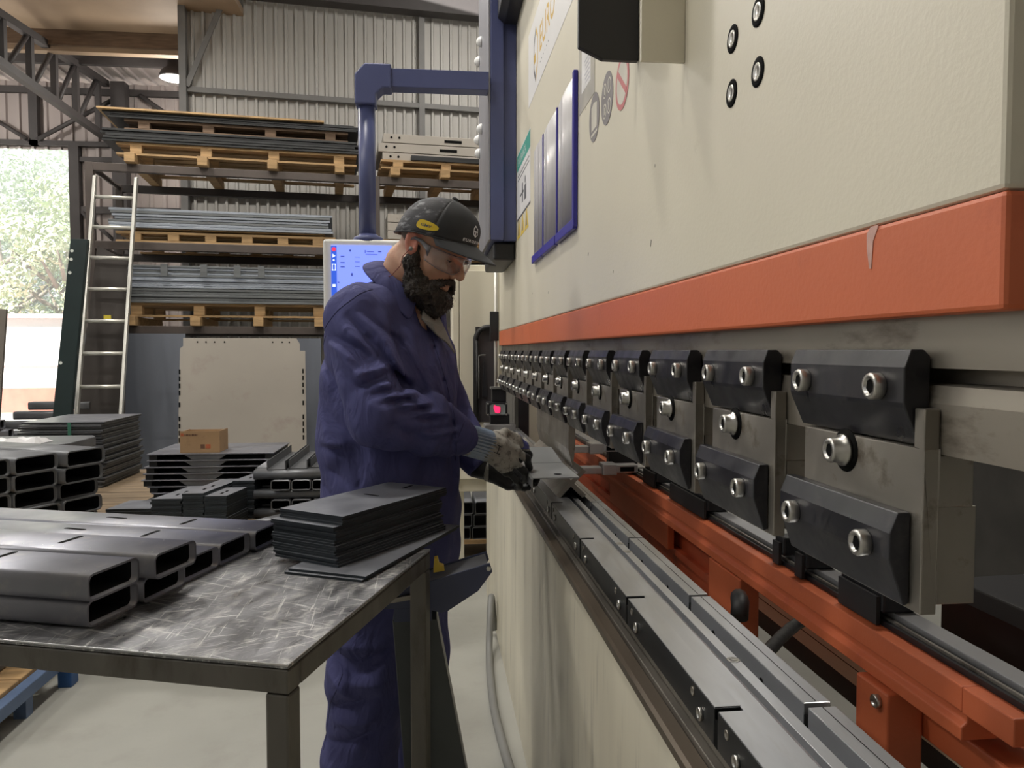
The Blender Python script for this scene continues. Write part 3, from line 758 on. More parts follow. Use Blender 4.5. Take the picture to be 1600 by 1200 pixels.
# ---------------- punch clamp units along the ram
def clamp_unit():
    y = .580
    t = thing('punch_clamp', 'punch clamp unit nearest the camera on the ram', 'clamp', (.39, y, 1.25), 0, 'punch clamp units along the ram')
    g = G(); g.box(.387, .4005, y - .014, y + .180, 1.169, 1.302); g.box(.387, .4005, y - .014, y - .001, 1.302, 1.334)
    g.obj('adapter_plate', STEEL_OLD, t, bevel=.0012)
    g = G(); g.box(.4015, .4315, y - .012, y + .20, 1.255, 1.297); g.box(.404, .4375, y - .008, y + .19, 1.175, 1.255)
    g.obj('adapter_back', STEEL_OLD, t, bevel=.001)
    up = G().prism([(.3835, 1.381), (.395, 1.381), (.4005, 1.376), (.4005, 1.3045), (.3925, 1.3035), (.379, 1.334), (.378, 1.338), (.378, 1.3665)], 'y', y, y + .196).obj('upper_clamp', BURNISH, t, bevel=.0012)
    lo = G().prism([(.3755, 1.249), (.3865, 1.249), (.3865, 1.174), (.382, 1.172), (.3695, 1.207), (.3685, 1.211), (.3685, 1.232)], 'y', y, y + .196).obj('lower_clamp', BURNISH, t, bevel=.0012)
    for par, x, z in ((up, .378, 1.350), (lo, .3685, 1.2165)):
        for dy in (.034, .162):
            G().socket_screw((x, y + dy, z), (-1, 0, 0), .0115, .010).obj('screw', SCREW, par)
            G().cyl((x - .0080, y + dy, z), (x - .0074, y + dy, z), .0066, 6).obj('hex_socket', SOCKET, par)
    bx = G().lathe((.3872, y + .1, 1.287), (-1, 0, 0), [(.0205, 0), (.0205, .0008), (.001, .0008)], 20).obj('counterbore', SOCKET, t)
    G().lathe((.3864, y + .101, 1.287), (-1, 0, 0), [(.015, 0), (.015, .004), (.0118, .005), (.0118, .015), (.0105, .017), (.0074, .017), (.0070, .0145), (.0002, .0145)], 20).obj('bolt', SCREW, bx)
    G().cyl((.3716, y + .101, 1.287), (.3711, y + .101, 1.287), .0067, 6).obj('hex_socket', SOCKET, bx)
    return t
BASEY = .580
c0 = clamp_unit()
NCL = 14
for k in range(1, NCL):
    dup(c0, (.39, BASEY + .2635 * k, 1.25), None, '%s punch clamp unit from the camera end of the ram' % ORD[k])

# ---------------- die rails on the bed
base = thing('die_base_bar', 'long bright grooved steel bar along the bed between the clamp rails', 'bar', (.41, 2.2, .9))
G().prism([(.3725, .9035), (.4505, .9035), (.4505, .912), (.433, .912), (.433, .943), (.4165, .943), (.4165, .925), (.406, .925), (.406, .944), (.400, .947), (.3725, .947)], 'y', .16, 4.2).obj('bar', STEEL_BRIGHT, base, bevel=.0008)
for y in (1.03, 1.62, 1.69):
    G().lathe((.424, y, .9431), (0, 0, 1), [(.010, 0), (.009, .0006), (.006, .0006), (.0055, .0003), (.0005, .0003)], 16).obj('plug_screw', SCREW, base)
FRONTB = mat('blackened_rail_face', (.014, .016, .018), .35, metal=.3, var=.4, scale=9)
def rail_seg(y, L):
    t = thing('front_clamp_rail', '', 'rail', (.355, y, .9), 0, 'front die clamp rails')
    G().box(.338, .3715, y, y + L, .903, .9495).obj('rail_body', FRONTB, t, bevel=.0012)
    G().box(.339, .3712, y + .001, y + L - .001, .9494, .9506).obj('ground_top', STEEL_BRIGHT, t)
    for dy in (.045, .075, L - .06, L - .03):
        big = dy in (.045, L - .06)
        z = .921 if big else .937
        G().socket_screw((.338, y + dy, z), (-1, 0, 0), .0085 if big else .006, .004 if big else .0015).obj('screw', SCREW if big else STEEL_OLD, t)
    r = thing('rear_die_rail', '', 'rail', (.468, y, .9), 0, 'rear die rails')
    G().box(.451, .486, y, y + L, .903, .950).obj('rail_body', STEEL_BRIGHT, r, bevel=.0012)
    G().box(.4681, .4689, y + .002, y + L - .002, .9496, .9504).obj('joint_line', SOCKET, r)
    G().box(.3385, .3712, y + L, y + L + .0105, .903, .936).obj('gap_shade', SOCKET, t)  # black filler boxes stand in for shade in the segment gaps
    G().box(.4515, .4855, y + L, y + L + .0105, .903, .936).obj('gap_shade', SOCKET, r)
    for dy in (.12, .30):
        G().cyl((.4512, y + dy, .924), (.4506, y + dy, .924), .006, 12).obj('hole', SOCKET, r)
    return t, r
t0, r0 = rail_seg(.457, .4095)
t0['label'] = 'nearest black front clamp rail segment with bright top on the bed'
r0['label'] = 'nearest bright rear die rail segment on the bed'
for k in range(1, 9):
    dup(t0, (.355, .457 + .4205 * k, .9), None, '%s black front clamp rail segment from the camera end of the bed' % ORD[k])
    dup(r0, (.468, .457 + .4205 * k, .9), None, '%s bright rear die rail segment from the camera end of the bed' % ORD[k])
# die, punch, work piece
s, c_ = .0415, .41
zc = .947 + s
poly = []
for k in range(4):
    a = pi / 4 + k * pi / 2
    P = lambda r, da: (c_ + r * cos(a + da), zc + r * sin(a + da))
    poly += [P(s * 1.38, -.13), P(s * 1.38, .13), P(s * .24, pi / 4)]
tag(G().prism(poly, 'y', 2.22, 3.05).obj('four_way_die', STEEL_OLD, bevel=.0015), 'grey four-way V die lying on the bed bar below the punch', 'die')
tag(G().prism([(.404, 1.30 - .125), (.4225, 1.175), (.4225, 1.10), (.4165, 1.044), (.4145, 1.0395), (.4125, 1.044), (.402, 1.09), (.402, 1.14)], 'y', 2.22, 2.90).obj('punch', STEEL_OLD, bevel=.001), 'dull steel punch blade held under the clamps above the die', 'punch')
t = thing('bent_bracket', 'small bent steel bracket held on the die by the worker', 'bracket', (.32, 2.2, 1.035))
BRK = mat('bracket_steel', (.34, .35, .35), .4, metal=.6, var=.06)
G().prism([(.268, 1.012), (.268, 1.034), (.272, 1.039), (.398, 1.039), (.398, 1.036), (.273, 1.036), (.271, 1.033), (.271, 1.012)], 'y', 2.03, 2.30).obj('near_leaf', BRK, t)
G().prism([(2.305, 1.036), (2.305, 1.039), (2.52, 1.060), (2.52, 1.057)], 'x', .268, .398).obj('far_leaf', BRK, t)
G().cyl((.348, 2.085, 1.0391), (.348, 2.085, 1.0394), .011, 14).obj('hole', SOCKET, t)

# ---------------- back gauge seen between ram and bed
bg_ = thing('back_gauge', 'orange back gauge beam with linear rail behind the die rails', 'gauge', (.65, 2.2, .95))
G().prism([(.600, .968), (.600, .998), (.70, .998), (.70, .935), (.600, .934), (.600, .950), (.607, .956), (.607, .966)], 'y', .80, 4.2).obj('beam', ORANGE, bg_, bevel=.002)
G().box(.6, .665, .722, .80, .967, .998).obj('beam_end', ORANGE, bg_, bevel=.002)
G().box(.622, .664, .5, 4.1, .9985, 1.006).obj('rail_base', BLACKBOX, bg_)
G().box(.638, .668, .5, 4.1, 1.006, 1.016).obj('linear_rail', mat('rail_steel', (.42, .42, .43), .35, metal=.4, var=.06), bg_, bevel=.001)
G().box(.628, .632, .5, 4.1, 1.006, 1.010).obj('scale_strip', STEEL_OLD, bg_)
for y, y2, xa in ((.925, 1.0, .590), (1.43, 1.60, .600)):
    G().box(xa, .640, y, y2, .45, .9315).obj('post', ORANGE, bg_, bevel=.003)
G().box(.641, .70, .30, .99, .872, .912).obj('arm', ORANGE, bg_, bevel=.003)
G().socket_screw((.5895, .945, .915), (-1, 0, 0), .009, .007).obj('bolt', SCREW, bg_)
G().box(.622, .64, 1.96, 2.62, .853, .931).obj('gusset', ORANGE, bg_, bevel=.002)
G().box(.66, .70, 1.60, 4.2, .40, .93).obj('apron', ORANGE_DARK, bg_)
G().box(.645, .6595, 1.62, 4.2, .835, .853).obj('apron_edge', ORANGE_DARK, bg_)
for i, (y, L) in enumerate(((.985, .11), (1.20, .035), (1.285, .035), (1.66, .26), (2.05, .12))):
    t = thing('rail_carriage', ['black carriage block nearest the camera on the gauge rail', 'first small black end stop on the gauge rail, after the near carriage', 'second small black end stop on the gauge rail, after the near carriage', 'black carriage block in the middle of the gauge rail', 'black carriage block beside the silver gauge fingers'][i], 'carriage', (.65, y, 1.0), 0, 'carriages on the gauge rail')
    G().box(.618, .690, y, y + L, 1.0165, 1.05).obj('block', BLACKBOX, t, bevel=.004)
    G().box(.612, .6175, y + .005, y + L - .005, 1.0, 1.04).obj('wiper', BLACK_RUBBER, t)
ALUF = mat('gauge_finger_aluminium', (.55, .54, .55), .35, metal=.7, var=.08)
for nm, lab, (dx, dz, dy) in (('a', 'upper silver gauge finger just behind the punch', (0, .052, .10)), ('b', 'lower silver gauge finger just above the orange beam', (.02, 0, 0))):
    t = thing('gauge_finger', lab, 'finger', (.55 + dx, 2.3 + dy, 1.03 + dz), 0, 'back gauge fingers')
    g = G(); g.box(.436 + dx, .50 + dx, 2.29 + dy, 2.335 + dy, 1.004 + dz, 1.024 + dz); g.obj('tip', ALUF, t, bevel=.002)
    G().box(.50 + dx, .545 + dx, 2.285 + dy, 2.345 + dy, 1.0 + dz, 1.034 + dz).obj('body', ALUF, t, bevel=.003)
    G().box(.546 + dx, .612 + dx, 2.292 + dy, 2.338 + dy, 1.006 + dz, 1.030 + dz).obj('clamp_end', ALUF, t, bevel=.002)
    G().box(.556 + dx, .60 + dx, 2.2905 + dy, 2.292 + dy, 1.010 + dz, 1.024 + dz).obj('slot', SOCKET, t)
    G().box(.565 + dx, .66, 2.30 + dy, 2.33 + dy, .985 + dz * 0 + .0315, 1.0055 + dz).obj('bracket', BLACKBOX, t)
# hoses and rear covers
def hose(name, lab, pts, r, m, cat='hose', ribs=False):
    t = thing(name, lab, cat, pts[0])
    pts = [Vector(p) for p in pts]
    sm = []
    for i in range(len(pts) - 1):
        p0, p1, p2, p3 = pts[max(i - 1, 0)], pts[i], pts[i + 1], pts[min(i + 2, len(pts) - 1)]
        for k in range(8):
            u = k / 8
            sm.append(.5 * ((2 * p1) + (p2 - p0) * u + (2 * p0 - 5 * p1 + 4 * p2 - p3) * u * u + (3 * p1 - p0 - 3 * p2 + p3) * u ** 3))
    sm.append(pts[-1])
    rr = [r * (1 + (.08 if (ribs and i % 2) else 0)) for i in range(len(sm))]
    G().tube(sm, rr, 10).obj('hose', m, t)
    return t
BRAID = mat('braided_hose', (.035, .034, .034), .5, var=.5, scale=90)
hose('braided_hose', 'black braided hose below the orange beam, upper of two', [(.56, 1.50, .80), (.64, 1.62, .792), (.74, 1.78, .80), (.9, 1.9, .815), (1.05, 1.95, .81)], .016, BRAID, ribs=True)
hose('braided_hose', 'black braided hose below the orange beam, lower of two', [(.60, 1.40, .72), (.70, 1.55, .72), (.86, 1.72, .728), (.99, 1.80, .735)], .014, BRAID, ribs=True)
tag(G().tube([(.52, 1.24, .925), (.53, 1.26, .948), (.54, 1.29, .945), (.55, 1.31, .92)], .015, 10).obj('black_cable', BLACK_RUBBER), 'thick black cable looping behind the rear die rail', 'cable')
rc = thing('rear_cover', 'cream rear cover rail with dark gap below, behind the orange beam', 'cover', (1.01, 1.9, .55))
G().box(1.0, 1.03, 1.05, 2.6, .585, .640).obj('rail', CREAM, rc)
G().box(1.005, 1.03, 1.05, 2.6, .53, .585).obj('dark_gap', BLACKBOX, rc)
G().box(.9995, 1.0, 1.05, 2.6, .622, .624).obj('seam', SOCKET, rc)
G().box(1.004, 1.03, 1.05, 1.15, 0, .53).obj('foot', CREAM, rc); G().box(1.004, 1.03, 2.5, 2.6, 0, .53).obj('foot', CREAM, rc)
dk = thing('gauge_drive_cover', 'black angular cover of the gauge drive at the right picture edge', 'cover', (.9, .9, .5))
G().prism([(.80, .80), (.80, 1.0), (.815, 1.022), (1.25, 1.03), (1.25, .80)], 'y', .45, 1.12).obj('cover', BLACKBOX, dk, bevel=.003)
G().box(.95, 1.05, .6, 1.0, 0, .80).obj('stand', BLACKBOX, dk)
tag(G().box(3.2, 3.25, .2, 5.2, 0, 2.3).obj('shade_panel', mat('dark_shade_panel', (.035, .033, .03), .6, var=.4, scale=3)), 'dark panel added as shade behind the machine at the right', 'guard')  # added dark panel that keeps the space behind the machine dim
# ---------------- far end of the bed
lr = thing('laser_receiver', 'small black sensor with glowing red window at the far bed end', 'sensor', (.36, 4.2, .95))
G().box(.292, .459, 4.14, 4.28, .9035, .978).obj('base_block', mat('grey_cast_block', (.17, .165, .16), .5, var=.1), lr, bevel=.004)
G().box(.325, .43, 4.19, 4.25, .978, 1.03).obj('neck', BLACKBOX, lr)
G().box(.302, .415, 4.15, 4.24, 1.026, 1.100).obj('body', BLACKBOX, lr, bevel=.006)
G().prism([(.318, 1.034), (.402, 1.034), (.402, 1.084), (.39, 1.09), (.33, 1.09), (.318, 1.082)], 'y', 4.146, 4.15).obj('face_plate', mat('grey_green_face', (.22, .25, .25), .3), lr)
G().prism([(.347, 1.045), (.366, 1.041), (.374, 1.050), (.374, 1.074), (.355, 1.078), (.342, 1.086), (.339, 1.07)], 'y', 4.143, 4.146).obj('red_window', emit('red_glow', (1.0, .02, .10), 1.6), lr)
for x in (.309, .408):
    for z in (1.033, 1.092): G().lathe((x, 4.15, z), (0, -1, 0), [(.005, 0), (.004, .003), (.0005, .004)], 8).obj('screw', SCREW, lr)
G().box(.332, .41, 4.17, 4.23, 1.1, 1.172).obj('upper_bracket', BLACKBOX, lr, bevel=.003)
G().box(.325, .42, 4.16, 4.24, 1.172, 1.182).obj('bracket_cap', RUBBER, lr)
rod = thing('guard_rod', 'pale vertical guard rod with black clamp at far machine end', 'rod', (.369, 4.4, 1.0))
G().cyl((.369, 4.36, .90), (.369, 4.36, 1.95), .0105, 12).obj('rod', mat('pale_rod', (.62, .60, .55), .35, metal=.3), rod)
G().box(.334, .384, 4.335, 4.355, 1.436, 1.602).obj('clamp', BLACKBOX, rod, bevel=.004)
cab = thing('electrical_cabinet', 'cream electrical cabinet with dark window at the far machine end', 'cabinet', (.26, 4.7, .54))
G().box(.127, .42, 4.55, 4.95, .54, 1.885).obj('body', CREAM, cab, bevel=.006)
G().box(.130, .1655, 4.515, 4.549, .56, 1.885).obj('hinge_post', CREAM, cab, bevel=.003)
G().box(.169, .40, 4.515, 4.549, .62, 1.85).obj('door', CREAM, cab, bevel=.004)
G().box(.262, .385, 4.508, 4.5145, .96, 1.52).obj('window', mat('dark_window', (.045, .04, .042), .25), cab)
def arc(cx, cz, r, a0, a1, y, n=8): return [(cx + r * cos(a0 + (a1 - a0) * k / n), y, cz + r * sin(a0 + (a1 - a0) * k / n)) for k in range(n + 1)]
G().tube([(.262, 4.49, .93), (.262, 4.49, 1.44)] + arc(.34, 1.44, .078, pi, pi / 2, 4.49) + [(.362, 4.49, 1.518)], .0155, 10).obj('guard_tube', BLACK_RUBBER, cab)
G().tube([(.278, 4.487, 1.10), (.278, 4.487, 1.34)] + arc(.292, 1.34, .014, pi, pi / 2, 4.487, 4) + [(.32, 4.487, 1.354)], .005, 8).obj('inner_handle', RUBBER, cab)
G().prism([(.30, 1.11), (.33, 1.11), (.325, 1.20), (.315, 1.32), (.31, 1.32)], 'y', 4.495, 4.507).obj('black_strap', BLACKBOX, cab)
G().box(.15, .2, 4.7, 4.8, 0, .54).obj('leg', CREAM, cab); G().box(.36, .41, 4.7, 4.8, 0, .54).obj('leg', CREAM, cab)
# ---------------- control pendant
pen = thing('control_pendant', 'white touch-screen control panel hanging from navy pipe arm behind the worker', 'control panel', (-.25, 3.42, 1.86))
G().box(-.175, .257, 3.385, 3.465, 2.513, 2.592).obj('arm', NAVY_PAINT, pen, bevel=.003)
G().prism([(-.318, 2.435), (-.318, 2.56), (-.275, 2.607), (-.163, 2.607), (-.163, 2.505), (-.200, 2.505), (-.228, 2.478), (-.228, 2.435)], 'y', 3.375, 3.475).obj('elbow', NAVY_PAINT, pen, bevel=.006)
G().cyl((-.271, 3.425, 1.875), (-.271, 3.425, 2.434), .037, 24).obj('pipe', NAVY_PAINT, pen)
G().lathe((-.268, 3.425, 1.852), (0, 0, 1), [(.064, 0), (.064, .018), (.056, .024), (.045, .026), (.040, .034)], 24).obj('flange', NAVY_PAINT, pen)
G().box(-.455, -.10, 3.36, 3.49, 1.36, 1.856).obj('enclosure', WHITE_SHELL, pen, bevel=.012, seg=3)
scr = G().box(-.420, -.166, 3.3555, 3.3595, 1.52, 1.830).obj('screen', emit('blue_screen', (.215, .30, 1.0), .95), pen)
G().box(-.420, -.397, 3.3545, 3.3555, 1.52, 1.826).obj('side_bar', emit('screen_bar', (.03, .10, .62), .9), scr)
G().cyl((-.408, 3.3535, 1.812), (-.408, 3.3545, 1.812), .009, 14).obj('record_icon', emit('screen_red', (.75, .04, .12), .9), scr)
SW = emit('screen_white', (.75, .85, 1.0), .9); SD = emit('screen_ink', (.03, .05, .25), .8)
g = G(); g.prism([(-.414, 1.776), (-.401, 1.784), (-.414, 1.793)], 'y', 3.3535, 3.3545); g.obj('play_icon', SW, scr)
g = G(); g.cyl((-.409, 3.3535, 1.766), (-.409, 3.3545, 1.766), .0045, 8); g.obj('dot_icon', SW, scr)
g = G()
for (a, b, c, d) in ((-.416, -.413, 1.722, 1.750), (-.404, -.401, 1.722, 1.750), (-.416, -.401, 1.747, 1.750), (-.416, -.401, 1.722, 1.725)): g.box(a, b, 3.3535, 3.3545, c, d)
g.obj('window_icon', SW, scr)
g = G(); g.box(-.415, -.402, 3.3535, 3.3545, 1.652, 1.664); g.obj('home_icon', SW, scr)
rnd = random.Random(2)
for (x, z, w, h) in ((-.372, 1.783, .016, .003), (-.372, 1.756, .018, .004), (-.372, 1.738, .018, .004), (-.34, 1.807, .006, .008), (-.276, 1.804, .003, .012), (-.255, 1.803, .03, .002), (-.215, 1.804, .014, .004), (-.18, 1.79, .018, .002), (-.25, 1.793, .05, .0015), (-.31, 1.78, .02, .002), (-.31, 1.76, .02, .002), (-.31, 1.74, .02, .002), (-.333, 1.706, .005, .012), (-.39, 1.672, .008, .003), (-.19, 1.772, .016, .002)):
    G().box(x - w / 2, x + w / 2, 3.3545, 3.3555, z - h / 2, z + h / 2).obj('screen_icon', SD, scr)
# hose on the floor beside the bed
hose('floor_hose', 'grey hose curving over the floor beside the cream bed plate', [(.300, 3.66, .03), (.285, 3.62, .20), (.27, 3.52, .16), (.255, 3.38, .03), (.24, 3.1, .018), (.235, 2.8, .018), (.25, 2.45, .018), (.27, 2.2, .018)], .016, RUBBER)
# ================================================================== front work table, in its own frame (e along its right edge, n across)
TA = atan2(.305, .952)                       # the table's right edge runs 17.8 degrees off the machine axis
TZ = .945
TM = Matrix.Translation((-.198, 1.071, 0)) @ Matrix.Rotation(-TA, 4, 'Z')     # local x = n, local y = e
class GT(G):
    def obj(self, *a, **k):
        self.v = [tuple(TM @ Vector(p)) for p in self.v]
        return G.obj(self, *a, **k)
def tw(n, e, z=0): return TM @ Vector((n, e, z))
tab = thing('work_table', 'scratched steel work table in the foreground carrying channels and plates', 'table', tw(-.5, .32), -TA)
GT().box(-1.35, 0, 0, .64, TZ - .006, TZ).obj('tabletop', TABLE_STEEL, tab, bevel=.002)
GT().tube([(-1.35, .0012, TZ - .001), (-.0012, .0012, TZ - .001), (-.0012, .638, TZ - .001)], .0019, 6).obj('worn_edge_highlight', STEEL_BRIGHT, tab)  # bright tube laid in as the highlight along the worn rim
GT().box(-1.35, 0, 0, .036, TZ - .042, TZ - .0065).obj('front_rail', TABLE_FRAME, tab, bevel=.003)
GT().box(-1.35, 0, .604, .64, TZ - .042, TZ - .0065).obj('rear_rail', TABLE_FRAME, tab, bevel=.003)
GT().box(-.036, 0, .0365, .6035, TZ - .042, TZ - .0065).obj('side_rail', TABLE_FRAME, tab, bevel=.003)
for n_, e_ in ((-.036, 0), (-.036, .604), (-1.35, 0), (-1.35, .604)):
    GT().box(n_, n_ + .036, e_, e_ + .036, 0, TZ - .0425).obj('leg', TABLE_FRAME, tab, bevel=.004)

def chan_section(w, h, t=.0036, r=.0125, gap=None, flip=False):
    """outline of a thin folded box channel in (across, up), open by a slit in one side"""
    def rr(x0, y0, x1, y1, r, n=4):
        out = []
        for cx, cy, a in ((x1 - r, y0 + r, -pi / 2), (x1 - r, y1 - r, 0), (x0 + r, y1 - r, pi / 2), (x0 + r, y0 + r, pi)):
            out += [(cx + r * cos(a + pi / 2 * k / n), cy + r * sin(a + pi / 2 * k / n)) for k in range(n + 1)]
        return out
    o = rr(0, 0, w, h, r); i = rr(t, t, w - t, h - t, max(.001, r - t))
    return o, i
def channel(cls, name, label, group, end, along, across, up_z, L, w, h, m_out, slots=(), lip=None, cat='channel', dots=0, seed=0, parent_cls=None, xf=None):
    """hollow folded channel: its visible end starts at `end` (near lower corner), runs along `along` for L"""
    a, c, u = Vector(along).normalized(), Vector(across).normalized(), Vector((0, 0, 1))
    e0 = Vector(end)
    t = thing(name, label, cat, xf @ (e0 + a * L * .5 + c * w * .5) if xf else e0 + a * L * .5 + c * w * .5, 0, group)
    o, i = chan_section(w, h) if w < .13 else chan_section(w, h, .0055, .02)
    n = len(o)
    g = cls()
    P = lambda q, s: tuple(e0 + a * s + c * q[0] + u * q[1])
    vs = [P(q, 0) for q in o] + [P(q, L) for q in o] + [P(q, 0) for q in i] + [P(q, L) for q in i]
    g.add(vs, [(k, (k + 1) % n, n + (k + 1) % n, n + k) for k in range(n)], True)
    g.add(vs, [(2 * n + k, 3 * n + k, 3 * n + (k + 1) % n, 2 * n + (k + 1) % n) for k in range(n)], True)
    g.add(vs, [(k, 2 * n + k, 2 * n + (k + 1) % n, (k + 1) % n) for k in range(n)] + [(n + k, n + (k + 1) % n, 3 * n + (k + 1) % n, 3 * n + k) for k in range(n)])
    g.obj('folded_profile', m_out, t)
    # inner shade painted as a dark liner sheet one third of a millimetre off the wall
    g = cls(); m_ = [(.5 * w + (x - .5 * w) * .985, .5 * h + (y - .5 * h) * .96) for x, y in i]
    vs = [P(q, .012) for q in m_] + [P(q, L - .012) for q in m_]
    g.add(vs, [(k, n + k, n + (k + 1) % n, (k + 1) % n) for k in range(n)]); g.obj('inner_shade', INSIDE, t, fix=False)
    for (s, off, ln, wd, ang) in slots:
        d1 = a * cos(ang) + c * sin(ang); d2 = -a * sin(ang) + c * cos(ang)
        ctr = e0 + a * s + c * off + u * (h + .0003)
        g = cls(); pts = []
        for k in range(16):
            th = 2 * pi * k / 16
            pts.append(tuple(ctr + d1 * (ln * .5 * (1 if cos(th) > 0 else -1) + wd * .5 * cos(th)) + d2 * wd * .5 * sin(th)))
        g.add(pts, [tuple(range(16))]); g.obj('slot', SOCKET, t, fix=False)
    if dots:
        rnd = random.Random(seed); g = cls()
        for k in range(dots):
            s = L * .02 + rnd.random() * L * .9; off = w * rnd.choice((.2, .2, .82)) + rnd.uniform(-.002, .002)
            p = e0 + a * s + c * off + u * h; r = rnd.uniform(.0005, .0011)
            g.add([tuple(p + a * r), tuple(p + c * r), tuple(p - a * r), tuple(p - c * r), tuple(p + u * r * .8)], [(0, 1, 4), (1, 2, 4), (2, 3, 4), (3, 0, 4)])
        g.obj('bead_marks', STEEL_BRIGHT, t, fix=False)
    return t
TL, CW, CH = .85, .1165, .044
GRP = 'channels on the front table'
names = ['nearest channel in the bottom layer on the front table', 'second channel in the bottom layer on the front table, from the front edge',
         'middle channel in the bottom layer on the front table', 'slotted channel on the table just behind the two-layer channels', 'farthest slotted channel on the table, reaching behind the plate stack']
for k, (e_, n_) in enumerate(((.061, -.372), (.182, -.366), (.300, -.372), (.418, -.372), (.535, -.362))):
    sl = ((.20, .058, .046, .012, pi / 2), (.39, .062, .046, .012, 0.1)) if k > 2 else ()
    channel(GT, 'steel_channel', names[k], GRP, (n_, e_, TZ + .0005), (-1, 0, 0), (0, 1, 0), 0, TL, CW, CH, CHAN, sl, dots=40 if k > 2 else 0, seed=k, xf=TM)
channel(GT, 'steel_channel', 'upper channel on the front table nearest the front edge', GRP, (-.362, .052, TZ + .045), (-1, 0, 0), (0, 1, 0), 0, TL, CW, CH, CHAN, ((.225, .07, .046, .012, pi / 2),), dots=46, seed=9, xf=TM)
channel(GT, 'steel_channel', 'upper channel on the front table behind the nearest one', GRP, (-.338, .176, TZ + .045), (-1, 0, 0), (0, 1, 0), 0, TL, CW, CH, CHAN, ((.222, .065, .046, .012, pi / 2),), dots=46, seed=10, xf=TM)

# plate stack on the table corner
GP = 'plates stacked on the front table'
rnd = random.Random(5)
def flat_plate(near, ang, L, w, z, th, label, holes=False, edge=PLATE_EDGE):
    """near = near right corner (n,e); long side runs at ang from e towards n"""
    d = Vector((sin(ang), cos(ang), 0)); c = Vector((-cos(ang), sin(ang), 0))
    p0 = Vector((near[0], near[1], z))
    cs = [p0, p0 + d * L, p0 + d * L + c * w, p0 + c * w]
    top = [tuple(p + Vector((0, 0, th))) for p in cs]; bot = [tuple(p) for p in cs]
    g = GT(); me_f = [(0, 1, 2, 3), (7, 6, 5, 4), (0, 4, 5, 1), (1, 5, 6, 2), (2, 6, 7, 3), (3, 7, 4, 0)]
    ctr = tw(*(p0 + d * L * .5 + c * w * .5)[:2], z)
    t = thing('cut_plate', label, 'plate', ctr, 0, GP)
    g.add(bot + top, me_f); o = g.obj('plate', [PLATE, edge], t)
    for p in o.data.polygons: p.material_index = 0 if abs(p.normal.z) > .5 else 1
    if holes:
        for (s, off, ang2) in ((.210, .098, pi / 2 - .1), (.335, .088, .1)):
            q = p0 + d * s + c * off + Vector((0, 0, th + .0002)); a1 = d * cos(ang2) + c * sin(ang2); a2 = c * cos(ang2) - d * sin(ang2)
            g = GT(); g.add([tuple(q + a1 * x + a2 * y) for x, y in ((-.02, -.0045), (.02, -.0045), (.0245, 0), (.02, .0045), (-.02, .0045), (-.0245, 0))], [(0, 1, 2, 3, 4, 5)])
            g.obj('slot', SOCKET, t, fix=False)
    return t
z = TZ
for k in range(2):
    flat_plate((-.050 + .004 * k, .379 + .008 * k, 0)[:2], radians(7.3), .452, .172, z, .0044, ('lowest' if k == 0 else 'second lowest') + ' plate under the stack on the table corner, turned askew', False); z += .0047
NPL = 20
for k in range(NPL):
    s = k / (NPL - 1)
    bulge = (1 - min(1, s * 1.9)) ** 1.3
    e_ = .449 - .020 * bulge + rnd.uniform(-.003, .003); n_ = -.137 + .014 * bulge + rnd.uniform(-.003, .003)
    if k >= NPL - 4: e_ += .018; n_ += .008
    ang = radians(17.5 + rnd.uniform(-.5, .5))
    lab = 'topmost slotted plate of the stack on the table corner' if k == NPL - 1 else '%s plate of the stack on the table corner, counted from the askew ones' % ORD[k]
    flat_plate((n_, e_), ang, .372, .172, z, .0044, lab, k == NPL - 1); z += .0047

# low dolly with blue frame under and behind the table
dol = thing('low_dolly', 'low wooden dolly with blue steel frame on the floor at the left', 'dolly', (-1.9, 2.7, 0))
BLUEF = mat('blue_dolly_paint', (.10, .15, .26), .5, var=.2)
G().box(-1.55, -1.505, 1.7, 3.26, .075, .125).obj('side_rail', BLUEF, dol, bevel=.004)
G().box(-2.35, -1.551, 3.215, 3.26, .075, .125).obj('end_rail', BLUEF, dol, bevel=.004)
G().box(-1.525, -1.470, 3.265, 3.33, 0.0, .16).obj('corner_foot', mat('bright_blue_paint', (.03, .10, .28), .45), dol, bevel=.004)
for y in (1.75, 3.0): G().box(-2.3, -2.24, y, y + .06, 0, .075).obj('foot', BLUEF, dol); G().box(-1.56, -1.515, y, y + .05, 0, .074).obj('foot', BLUEF, dol)
for k in range(9): G().box(-2.30, -1.552, 1.72 + k * .165, 1.72 + k * .165 + .158, .100, .138).obj('board', WOOD, dol, bevel=.004)
for k in range(4):
    g = G(); o, i = chan_section(.05, .035, .003, .008)
    g.prism([(-1.66 + 0 * q[0] + q[0] - .05, .14 + q[1] + k * .037) for q in o], 'y', 2.98 - k * .01, 3.16)
    tag(g.obj('small_profile', CHAN_DARK), 'small folded profile lying on the low dolly, %s of a little pile' % ('lowest', 'second', 'third', 'topmost')[k], 'profile', 'small profiles on the dolly')

# platform with piles in the middle distance
plat = thing('wooden_platform', 'low wooden platform under the piles of sheet parts behind the table', 'platform', (-1.55, 4.6, 0))
for k in range(11): G().box(-2.75, -.52, 3.56 + k * .18, 3.56 + k * .18 + .172, .535, .56).obj('deck_board', OLD_BOARD, plat)
for k in range(2): G().box(-2.75, -1.50, 3.20 + k * .18, 3.20 + k * .18 + .172, .535, .56).obj('deck_board', OLD_BOARD, plat)
for x in (-2.7, -1.7, -.66): G().box(x, x + .1, 3.20 if x < -1 else 3.58, 5.5, .43, .534).obj('bearer', WOOD_DARK, plat)
for x in (-2.7, -1.7, -.66):
    for y in (3.7, 5.3): G().box(x, x + .1, y, y + .1, 0, .43).obj('leg', WOOD_DARK, plat)
PZ = .5605
